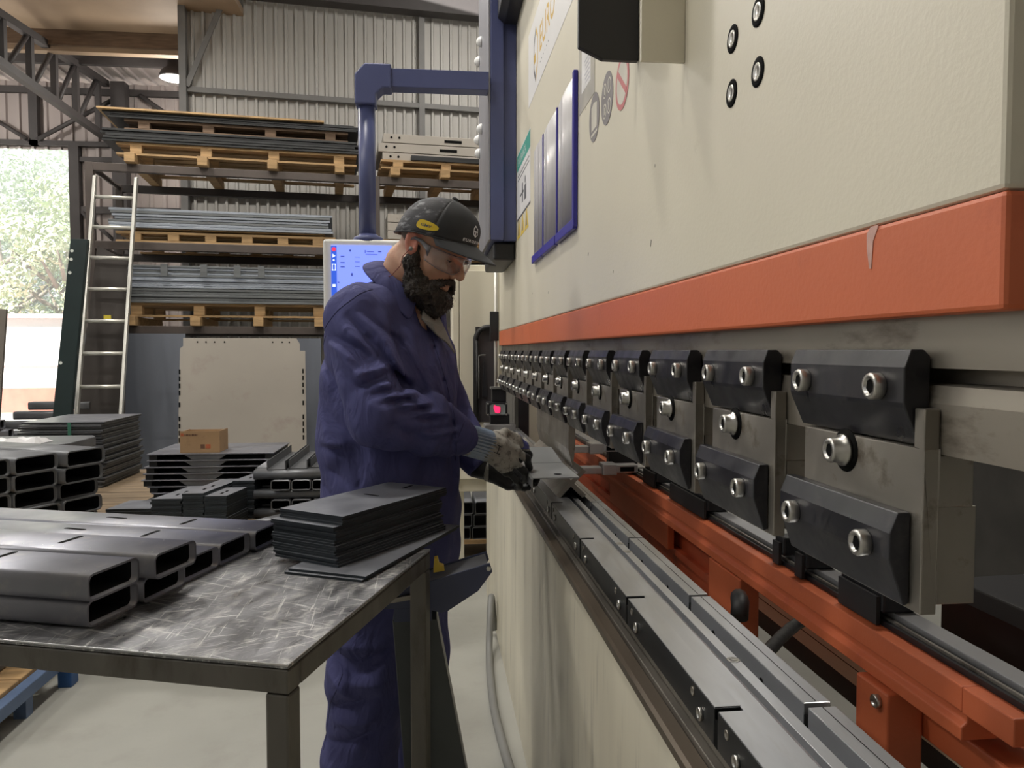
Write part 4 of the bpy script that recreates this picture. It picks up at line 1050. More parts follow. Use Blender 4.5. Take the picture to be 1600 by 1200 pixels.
# block of channels with open ends
U, A_ = Vector((.426, .905, 0)).normalized(), Vector((-.905, .426, 0)).normalized()
rnd = random.Random(12)
for r in range(5):
    for c in range(3):
        off = rnd.uniform(-.02, .03)
        base_ = Vector((-1.735, 3.39, 0)) + U * (c - 1) * .222 - A_ * off
        if c == 0: base_ += U * .01
        zc2 = PZ + r * .0742
        col_n = ('left', 'middle', 'right')[c]; row_n = ('bottom', 'second', 'third', 'fourth', 'top')[r]
        base_ += U * rnd.uniform(0, .008)
        channel(G, 'stacked_channel', 'dull channel in the %s row of the left block, %s column' % (row_n, col_n), 'channels in the left block', (base_.x, base_.y, zc2), A_, U, 0, .8, .205, .0735, CHAN_DARK)
# pile of thin panels
for k in range(26):
    dx, dy = rnd.uniform(-.018, .018), rnd.uniform(-.012, .012)
    top = k == 25
    x0, x1, y0, y1, z0 = -2.41 + dx, -1.945 + dx, 4.80 + dy, 5.40 + dy, PZ + k * .0152
    t = thing('flanged_panel', ('topmost' if top else ORD[k] if k < 20 else 'twenty-' + ORD[k - 20]) + ' dark flanged panel in the tall pile before the ladder' + ('' if top else ', from the bottom'), 'panel', ((x0 + x1) / 2, (y0 + y1) / 2, z0), 0, 'flanged panels in the tall pile')
    G().box(x0, x1, y0, y1, z0 + .011, z0 + .0145).obj('sheet', CHAN_DARK if not top else CHAN, t)
    G().box(x0, x1, y0, y0 + .003, z0 + .003, z0 + .011).obj('flange', DARKSHEET if k % 2 else CHAN_DARK, t)
    G().box(x1 - .003, x1, y0 + .01, y1, z0 + .002, z0 + .011).obj('flange', DARKSHEET, t)
    G().box(x0 + .05, x0 + .09, y0 + .1, y1 - .1, z0, z0 + .011).obj('stiffener', DARKSHEET, t); G().box(x1 - .09, x1 - .05, y0 + .1, y1 - .1, z0, z0 + .011).obj('stiffener', DARKSHEET, t)
tag(G().box(-2.135, -2.118, 4.772, 4.779, .84, .955).obj('green_strap', mat('green_band', (.05, .18, .12), .5)), 'green band hanging on the front of the tall panel pile', 'strap')
for k in range(7):
    g = G(); d = rnd.uniform(-.015, .015); zz = PZ + k * .05
    g.prism([(-2.74 + d, 4.04), (-1.88 + d, 4.04), (-1.84 + d, 4.12), (-1.84 + d, 4.42), (-1.88 + d, 4.49), (-2.74 + d, 4.49)], 'z', zz, zz + .049)
    tag(g.obj('thick_sheet', CHAN_DARK, bevel=.004), '%s dark thick sheet in the low pile behind the left channel block' % ('lowest', 'second', 'third', 'fourth', 'fifth', 'sixth', 'topmost')[k], 'sheet', 'thick sheets behind the left block')
# crumpled white film
g = G(); n = 22; m_ = 8; vs = []
for i in range(n):
    for j in range(m_):
        x = -2.42 + .46 * i / (n - 1); y = 4.06 + .16 * j / (m_ - 1)
        h = .012 + .035 * abs(mnoise.noise(Vector((x * 14, y * 16, 3)))) + .03 * max(0, mnoise.noise(Vector((x * 7, y * 5, 8))))
        if i in (0, n - 1) or j in (0, m_ - 1): h = .002
        vs.append((x + .02 * mnoise.noise(Vector((x * 20, y * 20, 0))), y, PZ + .349 + h))
g.add(vs, [(i * m_ + j, (i + 1) * m_ + j, (i + 1) * m_ + j + 1, i * m_ + j + 1) for i in range(n - 1) for j in range(m_ - 1)])
tag(g.obj('crumpled_film', mat('white_film', (.72, .71, .72), .4, var=.05), fix=False), 'crumpled white plastic film on the sheets behind the left channel block', 'film')
# folded panels with the carton on top
for k in range(8):
    dx = (.0, .02, .0, -.03, -.02, -.015, .0, .0)[k]; z0 = PZ + k * .0345
    x0, x1 = -1.49 + dx, -.835 + dx
    t = thing('folded_panel', ('topmost' if k == 7 else ORD[k]) + ' folded panel of the pile under the carton' + ('' if k == 7 else ', from the bottom'), 'panel', (-1.16, 4.45, z0), 0, 'folded panels under the carton')
    G().box(x0, x1, 4.20, 4.66, z0 + .028, z0 + .034).obj('sheet', CHAN, t, bevel=.001, seg=1)
    G().prism([(x0 + .19, z0 + .028), (x0 + .41, z0 + .028), (x0 + .37, z0 + .002), (x0 + .23, z0 + .002)], 'y', 4.203, 4.207).obj('centre_tab', CHAN_DARK, t)
    G().box(x0 + .01, x0 + .05, 4.21, 4.65, z0, z0 + .028).obj('side_flange', DARKSHEET, t); G().box(x1 - .05, x1 - .01, 4.21, 4.65, z0, z0 + .028).obj('side_flange', DARKSHEET, t)
    G().box(x0 + .05, x1 - .05, 4.40, 4.41, z0, z0 + .028).obj('rear_flange', DARKSHEET, t)
ct = thing('cardboard_box', 'open cardboard box standing on the folded panel pile before the beige sheet', 'box', (-1.22, 4.32, PZ + .276), 0)
zb_ = PZ + .276
for bx_ in ((-1.33, -1.125, 4.235, 4.239, 0), (-1.33, -1.125, 4.401, 4.405, 0), (-1.33, -1.326, 4.239, 4.401, 0), (-1.129, -1.125, 4.239, 4.401, 0)):
    G().box(bx_[0], bx_[1], bx_[2], bx_[3], zb_, zb_ + .112 + rnd.uniform(-.004, .004)).obj('wall', CARTON, ct)
G().box(-1.326, -1.129, 4.239, 4.401, zb_, zb_ + .003).obj('bottom', CARTON, ct)
g = G(); g.prism([(-1.32, zb_ + .108), (-1.29, zb_ + .118), (-1.27, zb_ + .110), (-1.22, zb_ + .119), (-1.2, zb_ + .112), (-1.17, zb_ + .116), (-1.15, zb_ + .108)], 'y', 4.237, 4.2395); g.obj('torn_edge', CARTON, ct)
CINK = mat('carton_red_ink', (.45, .12, .05), .7); CINB = mat('carton_brown_ink', (.14, .07, .04), .7)
G().box(-1.325, -1.310, 4.2342, 4.235, zb_ + .088, zb_ + .104).obj('red_print', CINK, ct); G().box(-1.198, -1.172, 4.2342, 4.235, zb_ + .022, zb_ + .044).obj('red_print', CINK, ct)
G().box(-1.224, -1.202, 4.2342, 4.235, zb_ + .022, zb_ + .044).obj('brown_print', CINB, ct)
for k in range(9): G().box(-1.305 + k * .0075, -1.300 + k * .0075, 4.2342, 4.235, zb_ + .090, zb_ + .100).obj('print_mark', CINB, ct)
# small plate stacks
def small_stack(x0, x1, y0, y1, n, lab, group, sk, holes=True, zs=PZ, th=.0125):
    for k in range(n):
        d, e_ = rnd.uniform(-.004, .004), rnd.uniform(-.004, .004)
        p = [(x0 + d, y0 + e_), (x1 + d, y0 + e_), (x1 + d + sk, y1 + e_), (x0 + d + sk, y1 + e_)]
        g = G(); g.prism(p, 'z', zs + k * th, zs + (k + .93) * th)
        t = thing('small_plate', '%s small plate of the %s' % ('topmost' if k == n - 1 else ORD[k] + '-from-bottom', lab), 'plate', ((x0 + x1) / 2, y0, zs + k * th), 0, group)
        o = g.obj('plate', [PLATE, PLATE_EDGE], t)
        for q in o.data.polygons: q.material_index = 0 if abs(q.normal.z) > .5 else 1
        if k == n - 1 and holes:
            for s in (.3, .52):
                cx, cy = x0 + (x1 - x0) * .5 + sk * s, y0 + (y1 - y0) * s
                G().box(cx - .006, cx + .006, cy - .02, cy + .02, zs + n * th - .0008, zs + n * th - .0003).obj('slot', SOCKET, t)
small_stack(-1.262, -1.13, 3.60, 3.93, 12, 'left small stack between channel block and carton pile', 'plates in the left small stack', .07)
small_stack(-1.12, -1.028, 3.58, 3.96, 14, 'middle small stack before the carton pile', 'plates in the middle small stack', .07)
small_stack(-1.022, -.925, 3.58, 3.80, 13, 'right small stack before the carton pile', 'plates in the right small stack', .04)
small_stack(-.965, -.86, 3.84, 4.12, 15, 'rear small stack closest to the carton pile', 'plates in the rear small stack', .06)
small_stack(-1.60, -1.36, 3.95, 4.18, 3, 'flat small stack behind the left small stack', 'plates in the flat small stack', .03, False)
tag(G().prism([(-1.03, PZ), (-1.0, PZ), (-1.005, PZ + .05), (-1.02, PZ + .06), (-1.034, PZ + .05)], 'y', 3.562, 3.576).obj('wood_chip', WOOD), 'small wooden block leaning on the right small stack', 'block')
# bundle of lipped channels at the right of the platform, laid crosswise in layers
GB_ = 'channels in the crosswise bundle'
layers = [('x', 3), ('y', 3), ('x', 3), ('y', 3), ('x', 3)]
zz = PZ
for li, (ax, n) in enumerate(layers):
    for k in range(n):
        lab = '%s channel in layer %s of the crosswise bundle beside the worker' % (('left', 'middle', 'right')[k] if ax == 'y' else ('front', 'middle', 'rear')[k], ('one', 'two', 'three', 'four', 'five')[li])
        if ax == 'y':
            channel(G, 'lipped_channel', lab, GB_, (-.775 + k * .098, 3.80, zz), (0, 1, 0), (1, 0, 0), 0, .7, .092, .049, CHAN_DARK, xf=None)
        else:
            channel(G, 'lipped_channel', lab, GB_, (-.50, 3.82 + k * .2, zz), (-1, 0, 0), (0, 1, 0), 0, .36 if k == 0 else .36, .13, .045, CHAN_DARK)
    zz += .0495 if ax == 'y' else .0455
for k in range(3):
    x0 = -.80 + k * .10
    t = thing('open_channel', 'open upward channel on top of the crosswise bundle, %s of three' % ('left', 'middle', 'right')[k], 'channel', (x0 + .04, 4.1, zz), 0, 'open channels on the bundle')
    G().box(x0, x0 + .09, 3.84 + .03 * k, 4.5, zz + .0004, zz + .004).obj('web', CHAN_DARK, t)
    G().box(x0, x0 + .0035, 3.84 + .03 * k, 4.5, zz + .004, zz + .045).obj('flange', CHAN_DARK, t); G().box(x0 + .0865, x0 + .09, 3.84 + .03 * k, 4.5, zz + .004, zz + .045).obj('flange', CHAN_DARK, t)
for li in range(5):
    ztop = PZ + li * .0475
    channel(G, 'lipped_channel', '%s channel of the narrow column left of the crosswise bundle' % ('lowest', 'second', 'middle', 'fourth', 'topmost')[li], 'channels in the narrow column', (-.875, 3.92, ztop), (0, 1, 0), (1, 0, 0), 0, .6, .082, .047, CHAN_DARK)
# loose channel leaning at the platform edge
channel(G, 'loose_channel', 'loose channel lying at an angle before the crosswise bundle', None, (-.84, 3.42 + .15, PZ), Vector((.6, .8, 0)), Vector((.8, -.6, 0)), 0, .24, .07, .045, CHAN_DARK)
# stacks by the doorway
for k in range(9):
    tag(G().box(-5.2, -3.955, 7.0, 7.35, .62 + k * .075 - .62 + .0, .62 + k * .075 + .068 - .62).obj('tile', mat('pale_tile', (.42, .37, .31), .6)), '%s pale slab of the pile at the left picture edge' % ('topmost' if k == 8 else ORD[k] + '-from-bottom'), 'slab', 'pale slabs at the left edge')
g0 = 'channels piled before the doorway'
for i, (x, y, z0, L, a) in enumerate(((-3.95, 6.6, .66, .50, .2), (-3.90, 6.55, .74, .42, .2), (-3.98, 6.68, .82, .36, .2), (-3.86, 6.9, .62, .62, .05), (-3.72, 7.0, .70, .5, .05), (-3.6, 7.05, .78, .5, .05), (-3.5, 7.1, .86, .5, .05))):
    channel(G, 'doorway_channel', ['pale channel lowest in the angled pile before the doorway', 'pale channel in the middle of the angled pile before the doorway', 'pale channel on top of the angled pile before the doorway', 'dark channel lowest in the straight pile before the doorway', 'dark channel second in the straight pile before the doorway', 'dark channel third in the straight pile before the doorway', 'dark channel on top of the straight pile before the doorway'][i], g0,
            (x, y, z0), (cos(a), sin(a), 0), (-sin(a), cos(a), 0), 0, L, .14, .07, CHAN if i < 3 else CHAN_DARK)
st = thing('trestle', 'dark trestle under the channel piles before the doorway', 'trestle', (-3.6, 6.9, 0))
G().box(-4.1, -3.32, 6.5, 7.0 - .02, .58, .6195).obj('top', WOOD_DARK, st)
for x in (-4.0, -3.42):
    for y in (6.52, 6.9): G().box(x, x + .06, y, y + .06, 0, .58).obj('leg', WOOD_DARK, st)
# pallet with channels seen below the cabinet
pl = thing('wooden_pallet', 'small wooden pallet with channels seen below the cabinet', 'pallet', (.4, 5.25, 0), 0)
for k in range(3): G().box(.1 + k * .3, .2 + k * .3, 5.05, 5.5, 0, .10).obj('block', WOOD, pl)
G().box(.1, .8, 5.04, 5.5, .10, .125).obj('deck', WOOD, pl)
for r in range(3):
    for c in range(3):
        channel(G, 'lipped_channel', 'channel on the small pallet below the cabinet, %s row %s' % (('bottom', 'middle', 'top')[r], ('left', 'centre', 'right')[c]), 'channels below the cabinet', (.14 + c * .13 + .01 * r, 5.06, .1255 + r * .085), (0, 1, 0), (1, 0, 0), 0, .4, .118, .08, CHAN_DARK)

# ================================================================== sheet support arm before the worker
sa = thing('sheet_support', 'navy sheet support arm on a dark tapered stand before the worker', 'support', (.0, 1.78, 0))
SLATE = mat('slate_paint', (.045, .052, .055), .4, var=.12)
NAVY2 = mat('scuffed_navy_paint', (.042, .052, .105), .42, var=.12, scale=12, col2=(.16, .17, .20), c2lo=.66, c2hi=.78)
G().prism([(-.128, .800), (-.110, .828), (.132, .896), (.138, .876), (.105, .832), (.037, .789), (.02, .785), (-.004, .793)], 'y', 1.728, 1.734).obj('side_plate', NAVY2, sa, bevel=.001)
G().prism([(-.128, .800), (-.110, .828), (.132, .896), (.138, .876), (.105, .832), (.037, .789), (.02, .785), (-.004, .793)], 'y', 1.83, 1.836).obj('side_plate', NAVY2, sa, bevel=.001)
G().prism([(-.105, .822), (.128, .887), (.128, .8915), (-.105, .8265)], 'y', 1.735, 1.829).obj('top_plate', mat('worn_grey_top', (.20, .205, .22), .4, metal=.4, var=.2, scale=12), sa)
G().prism([(-.118, .811), (-.03, .824), (-.03, .834), (-.112, .822)], 'y', 1.715, 1.7275).obj('front_bar', STEEL_OLD, sa)
G().prism([(-.085, .765), (.0, .765), (.0, .81), (-.085, .80)], 'y', 1.735, 1.829).obj('bracket', NAVY2, sa)
g = G()
YC = MATS['warning_yellow']
g.prism([(.004, .868), (.030, .872), (.028, .882), (.018, .886), (.014, .902), (.006, .90)], 'y', 1.76, 1.785); g.obj('yellow_clip', YC, sa, bevel=.001)
G().cyl((.129, 1.728, .884), (.129, 1.722, .884), .005, 10).obj('rivet', SCREW, sa)
sec = [(-.058, -.045), (.052, -.045), (.052, .045), (-.01, .05), (-.058, .03)]
g = G()
fr_ = lambda z, k: ((-.036 + (.765 - z) * .13, 1.79, z), (k, 0, 0), (0, 1, 0))
g.sweep(sec, [fr_(.765, .92), fr_(.40, 1.3), fr_(.02, 1.62)]); g.obj('stand', SLATE, sa, bevel=.002)
G().box(-.08, .20, 1.70, 1.89, 0, .02).obj('foot_plate', SLATE, sa)
# ================================================================== the worker
f32 = np.float32
def grid(xs, ys, zs):
    return np.meshgrid(np.asarray(xs, f32), np.asarray(ys, f32), np.asarray(zs, f32), indexing='ij', sparse=True)
def smin(a, b, k):
    h = np.maximum(k - np.abs(a - b), 0) / k
    return np.minimum(a, b) - h * h * k * .25
def smax(a, b, k): return -smin(-a, -b, k)
def rcone(p, a, b, ra, rb):
    a = np.array(a, f32); b = np.array(b, f32); d = b - a
    px, py, pz = p[0] - a[0], p[1] - a[1], p[2] - a[2]
    t = np.clip((px * d[0] + py * d[1] + pz * d[2]) / float(d @ d), 0, 1)
    return np.sqrt((px - t * d[0]) ** 2 + (py - t * d[1]) ** 2 + (pz - t * d[2]) ** 2) - (ra + (rb - ra) * t)
def ell(p, c, r):
    q = ((p[0] - c[0]) / r[0]) ** 2 + ((p[1] - c[1]) / r[1]) ** 2 + ((p[2] - c[2]) / r[2]) ** 2
    return (np.sqrt(q) - 1) * min(r)
def ball(p, c, r): return np.sqrt((p[0] - c[0]) ** 2 + (p[1] - c[1]) ** 2 + (p[2] - c[2]) ** 2) - r
def seg2(u, v, a, b):
    """distance in a plane to segment a-b, and the place along it 0..1"""
    dx, dy = b[0] - a[0], b[1] - a[1]
    t = np.clip(((u - a[0]) * dx + (v - a[1]) * dy) / (dx * dx + dy * dy), 0, 1)
    return np.sqrt((u - a[0] - t * dx) ** 2 + (v - a[1] - t * dy) ** 2), t

def surface_net(F, xs, ys, zs):
    xs, ys, zs = (np.asarray(q, float) for q in (xs, ys, zs))
    nx, ny, nz = F.shape
    ins = F < 0
    cn = ins[:-1, :-1, :-1].astype(np.int8)
    tot = sum(ins[i:nx - 1 + i, j:ny - 1 + j, k:nz - 1 + k].astype(np.int8) for i in (0, 1) for j in (0, 1) for k in (0, 1))
    act = np.argwhere((tot > 0) & (tot < 8))
    I, J, K = act.T
    idx = -np.ones((nx - 1, ny - 1, nz - 1), np.int64); idx[I, J, K] = np.arange(len(act))
    acc = np.zeros((len(act), 3)); cnt = np.zeros(len(act))
    corners = [(i, j, k) for i in (0, 1) for j in (0, 1) for k in (0, 1)]
    for c0 in corners:
        for ax in range(3):
            if c0[ax]: continue
            c1 = list(c0); c1[ax] = 1
            A = F[I + c0[0], J + c0[1], K + c0[2]].astype(float); B = F[I + c1[0], J + c1[1], K + c1[2]].astype(float)
            m = (A < 0) != (B < 0)
            t = np.where(m, A / np.where(m, A - B, 1), 0)
            P0 = np.stack([xs[I + c0[0]], ys[J + c0[1]], zs[K + c0[2]]], 1); P1 = np.stack([xs[I + c1[0]], ys[J + c1[1]], zs[K + c1[2]]], 1)
            acc += np.where(m[:, None], P0 + (P1 - P0) * t[:, None], 0); cnt += m
    V = acc / cnt[:, None]
    Q = []
    for ax in range(3):
        sl0 = [slice(None)] * 3; sl1 = [slice(None)] * 3
        sl0[ax] = slice(0, -1); sl1[ax] = slice(1, None)
        a = ins[tuple(sl0)]; b = ins[tuple(sl1)]
        e = np.argwhere(a != b)
        o1, o2 = [(1, 2), (2, 0), (0, 1)][ax]
        ok = (e[:, o1] > 0) & (e[:, o2] > 0) & (e[:, o1] < F.shape[o1] - 1) & (e[:, o2] < F.shape[o2] - 1)
        e = e[ok]
        def at(d1, d2):
            q = e.copy(); q[:, o1] -= d1; q[:, o2] -= d2
            return idx[q[:, 0], q[:, 1], q[:, 2]]
        q = np.stack([at(1, 1), at(0, 1), at(0, 0), at(1, 0)], 1)
        fl = ~a[e[:, 0], e[:, 1], e[:, 2]]
        q[fl] = q[fl][:, ::-1]
        Q.append(q)
    Q = np.concatenate(Q)
    return V, Q[(Q >= 0).all(1)]

def net_obj(name, F, ax, m, parent, xf=None, smooth_it=0, mat_fn=None):
    V, Q = surface_net(F, *ax)
    if xf is not None: V = V @ np.array(xf.to_3x3()).T + np.array(xf.translation)
    me = bpy.data.meshes.new(name)
    inv = wmat(parent).inverted() if parent is not None else Matrix.Identity(4)
    W = V @ np.array(inv.to_3x3()).T + np.array(inv.translation)
    me.from_pydata(W.tolist(), [], Q.tolist())
    me.polygons.foreach_set('use_smooth', [True] * len(Q))
    for k in (m if isinstance(m, (list, tuple)) else [m]): me.materials.append(k)
    if mat_fn is not None:
        cen = V[Q].mean(1); me.polygons.foreach_set('material_index', mat_fn(cen).astype(np.int32).tolist())
    me.update()
    o = bpy.data.objects.new(name, me); COL.objects.link(o)
    if parent is not None: o.parent = parent
    if smooth_it:
        md = o.modifiers.new('smooth', 'SMOOTH'); md.factor = .5; md.iterations = smooth_it
    return o

SKIN = mat('skin', (.52, .29, .19), .5, var=.10, scale=28, bump=.05, bscale=420, col2=(.50, .23, .16), c2lo=.52, c2hi=.75)
SKIN.node_tree.nodes['Principled BSDF'].inputs['Subsurface Weight'].default_value = .08
SKIN.node_tree.nodes['Principled BSDF'].inputs['Subsurface Radius'].default_value = (.012, .005, .003)
EARSKIN = mat('ear_skin', (.56, .22, .16), .5, var=.08, scale=30)
CLOTH = mat('navy_cotton', (.072, .075, .190), .82, var=.10, scale=9, bump=.10, bscale=900, spec=.2, col2=(.095, .097, .225), c2lo=.55, c2hi=.8)
def creases(m, sc, strength, dist):
    """a second, broader bump below the weave"""
    nt = m.node_tree; b = nt.nodes['Principled BSDF']; old = b.inputs['Normal'].links[0].from_node
    tc = nt.nodes.new('ShaderNodeTexCoord'); mp = nt.nodes.new('ShaderNodeMapping'); mp.inputs['Rotation'].default_value = (.2, .7, .3); mp.inputs['Scale'].default_value = (1, 1, .5)
    nz = nt.nodes.new('ShaderNodeTexNoise'); nz.inputs['Scale'].default_value = sc; nz.inputs['Detail'].default_value = 3; nz.inputs['Distortion'].default_value = 1.2
    bp = nt.nodes.new('ShaderNodeBump'); bp.inputs['Strength'].default_value = strength; bp.inputs['Distance'].default_value = dist
    nt.links.new(tc.outputs['Object'], mp.inputs[0]); nt.links.new(mp.outputs[0], nz.inputs['Vector']); nt.links.new(nz.outputs[0], bp.inputs['Height']); nt.links.new(bp.outputs[0], old.inputs['Normal'])
creases(CLOTH, 13, .55, .03)
CLOTH_IN = mat('grey_lapel_lining', (.25, .245, .235), .85, var=.08)
SEAM = mat('navy_seam', (.028, .029, .085), .85)
BEARD = mat('beard_hair', (.034, .026, .021), .55, var=.5, scale=60, bump=.6, bscale=260)
CAPF = mat('cap_front_cloth', (.022, .023, .026), .75, var=.08, bump=.05, bscale=900)
CAPV = mat('cap_brim_cloth', (.060, .064, .072), .7, var=.06, bump=.05, bscale=900)
CAPM = mat('cap_mottled_mesh', (.040, .041, .048), .7, var=.5, scale=11, stretch=(1, 1, 3), bump=.3, bscale=500, col2=(.30, .31, .33), c2lo=.54, c2hi=.72)

DY = .0
TY = radians(28)
TF = Vector((cos(TY), -sin(TY), 0)); TR = Vector((-sin(TY), -cos(TY), 0))
TC = Vector((-.113, 2.145, 0))
# head frame: f forward, r to his right, u up
HP, HY = radians(29), radians(31)
hf0 = Vector((cos(HY), -sin(HY), 0)); HR = Vector((-sin(HY), -cos(HY), 0))
HF = hf0 * cos(HP) + Vector((0, 0, -sin(HP))); HU = hf0 * sin(HP) + Vector((0, 0, cos(HP)))
HC = Vector((-.006, 2.066, 1.648))
HM = Matrix(((HF.x, HR.x, HU.x, HC.x), (HF.y, HR.y, HU.y, HC.y), (HF.z, HR.z, HU.z, HC.z), (0, 0, 0, 1)))
def to_head(p):
    d = [p[i] - HC[i] for i in range(3)]
    return [d[0] * a[0] + d[1] * a[1] + d[2] * a[2] for a in (HF, HR, HU)]

JR = dict(sh=(-.190, 1.985, 1.462), el=(-.125, 1.885, 1.226), wr=(.100, 2.035, 1.142))
JL = dict(sh=(-.035, 2.325, 1.462), el=(.045, 2.375, 1.19), wr=(.155, 2.246, 1.036))
LR = dict(hip=(-.145, 2.065, .84), kn=(-.168, 2.04, .52), an=(-.213, 2.06, .10))
LL = dict(hip=(-.065, 2.235, .84), kn=(-.048, 2.225, .50), an=(-.03, 2.27, .10))

def loft(p, prof, zlo, zhi):
    """upright body of elliptical cross sections; prof rows: z, cx, cy, half depth, half width"""
    Z = p[2]; zz = [r[0] for r in prof]
    it = lambda k: np.interp(np.asarray(Z, float), zz, [r[k] for r in prof]).astype(f32)
    cx, cy, hd, hw = it(1), it(2), it(3), it(4)
    dx, dy = p[0] - cx, p[1] - cy
    pf = dx * TF.x + dy * TF.y; pr = dx * TR.x + dy * TR.y
    d = (np.sqrt((pf / hd) ** 2 + (pr / hw) ** 2) - 1) * np.minimum(hd, hw) * .9
    return smax(smax(d, Z - zhi, .05), zlo - Z, .05)
TORSO = [(.74, -.105, 2.15, .165, .185), (.85, -.108, 2.15, .186, .200), (1.02, -.112, 2.15, .190, .203), (1.20, -.114, 2.148, .188, .208), (1.34, -.114, 2.145, .175, .212),
         (1.43, -.116, 2.145, .145, .195), (1.50, -.117, 2.147, .100, .135), (1.54, -.115, 2.15, .076, .090), (1.62, -.105, 2.145, .05, .055)]

worker = None
# ---- body: one continuous skin surface (head, neck, trunk, limbs, hands)
zs = np.concatenate([np.arange(-.0, 1.44, .012), np.arange(1.44, 1.82, .0031)])
xs = np.concatenate([np.arange(-.36, -.15, .010), np.arange(-.15, .16, .0031), np.arange(.16, .36, .010)])
ys = np.concatenate([np.arange(1.80, 1.955, .010), np.arange(1.955, 2.20, .0031), np.arange(2.20, 2.48, .010)])
p = grid(xs, ys, zs)
def body_sdf(p):
    q = to_head(p); qm = [q[0], np.abs(q[1]), q[2]]
    d = ell(q, (.0, 0, .050), (.098, .077, .086))
    d = smin(d, ell(q, (.042, 0, -.015), (.060, .061, .085)), .03)
    d = smin(d, rcone(qm, (.0, .048, -.05), (.068, .012, -.098), .022, .022), .03)
    d = smin(d, rcone(qm, (.088, .034, .036), (.098, .0, .033), .010, .011), .02)          # brow
    d = smin(d, ball(qm, (.068, .040, -.018), .022), .02)                                   # cheek bone
    d = smax(d, -ell(qm, (.106, .031, .013), (.020, .017, .012)), .012)                     # eye socket
    d = smin(d, ball(qm, (.0775, .031, .013), .0135), .006)                                 # eyelid over the lowered eye
    d = smin(d, rcone(q, (.096, 0, .022), (.117, 0, -.012), .0085, .0115), .012)            # nose ridge
    d = smin(d, ball(q, (.1215, 0, -.019), .0118), .008)
    d = smin(d, ball(qm, (.1085, .0125, -.0245), .0082), .006)
    d = smax(d, -ball(qm, (.113, .0065, -.0325), .0035), .003)                              # nostril
    d = smin(d, rcone(qm, (.101, 0, -.053), (.090, .023, -.060), .0062, .003), .006)        # upper lip
    d = smin(d, rcone(qm, (.099, 0, -.0665), (.089, .021, -.063), .0072, .003), .006)       # lower lip
    # ears
    e = ell([q[0] + .004 + .25 * (q[2] - .01), qm[1] - .081 - .25 * (-q[0]), q[2] - .008], (0, 0, 0), (.0185, .0065, .031))
    e = smax(e, -ell([q[0] + .001 + .25 * (q[2] - .01), qm[1] - .0885 - .25 * (-q[0]), q[2] - .011], (0, 0, 0), (.0115, .0075, .021)), .003)
    e = smin(e, ball(qm, (.0095, .0765, -.004), .0055), .005)
    d = smin(d, e, .006)
    # neck and trunk
    nk = rcone(p, (-.105, 2.155, 1.47), (-.062, 2.115, 1.615), .074, .060)
    d = smin(d, nk, .035)
    t = loft(p, [(r[0], r[1], r[2], r[3] * .80, r[4] * .86) for r in TORSO], .80, 1.50)
    d = smin(d, t, .05)
    for J, hand in ((JR, (.185, 2.10, 1.108)), (JL, (.20, 2.235, 1.022))):
        d = smin(d, rcone(p, J['sh'], J['el'], .050, .038), .04)
        d = smin(d, rcone(p, J['el'], J['wr'], .038, .029), .02)
        d = smin(d, rcone(p, J['wr'], hand, .030, .026), .02)
    for Lg in (LR, LL):
        d = smin(d, rcone(p, Lg['hip'], Lg['kn'], .090, .058), .05)
        d = smin(d, rcone(p, Lg['kn'], Lg['an'], .058, .040), .02)
        a = Lg['an']; d = smin(d, rcone(p, (a[0], a[1], .06), (a[0] + .13, a[1] - .06, .05), .035, .028), .03)
    return d
worker = net_obj('person', body_sdf(p), (xs, ys, zs), [SKIN, EARSKIN], None, None, 1, None)
tag(worker, 'bearded man in navy coveralls, cap and safety glasses bending a part at the machine', 'person')
# redder ears: by place on the head
me = worker.data
co = np.empty(len(me.vertices) * 3); me.vertices.foreach_get('co', co); co = co.reshape(-1, 3)
Hinv = np.array(HM.inverted())
hc = co @ Hinv[:3, :3].T + Hinv[:3, 3]
lp = np.array([pp.vertices[:] for pp in me.polygons]); ce = hc[lp].mean(1)
isear = (np.abs(ce[:, 1]) > .0755) & (np.abs(ce[:, 0]) < .035) & (np.abs(ce[:, 2] - .01) < .045)
me.polygons.foreach_set('material_index', isear.astype(np.int32).tolist())

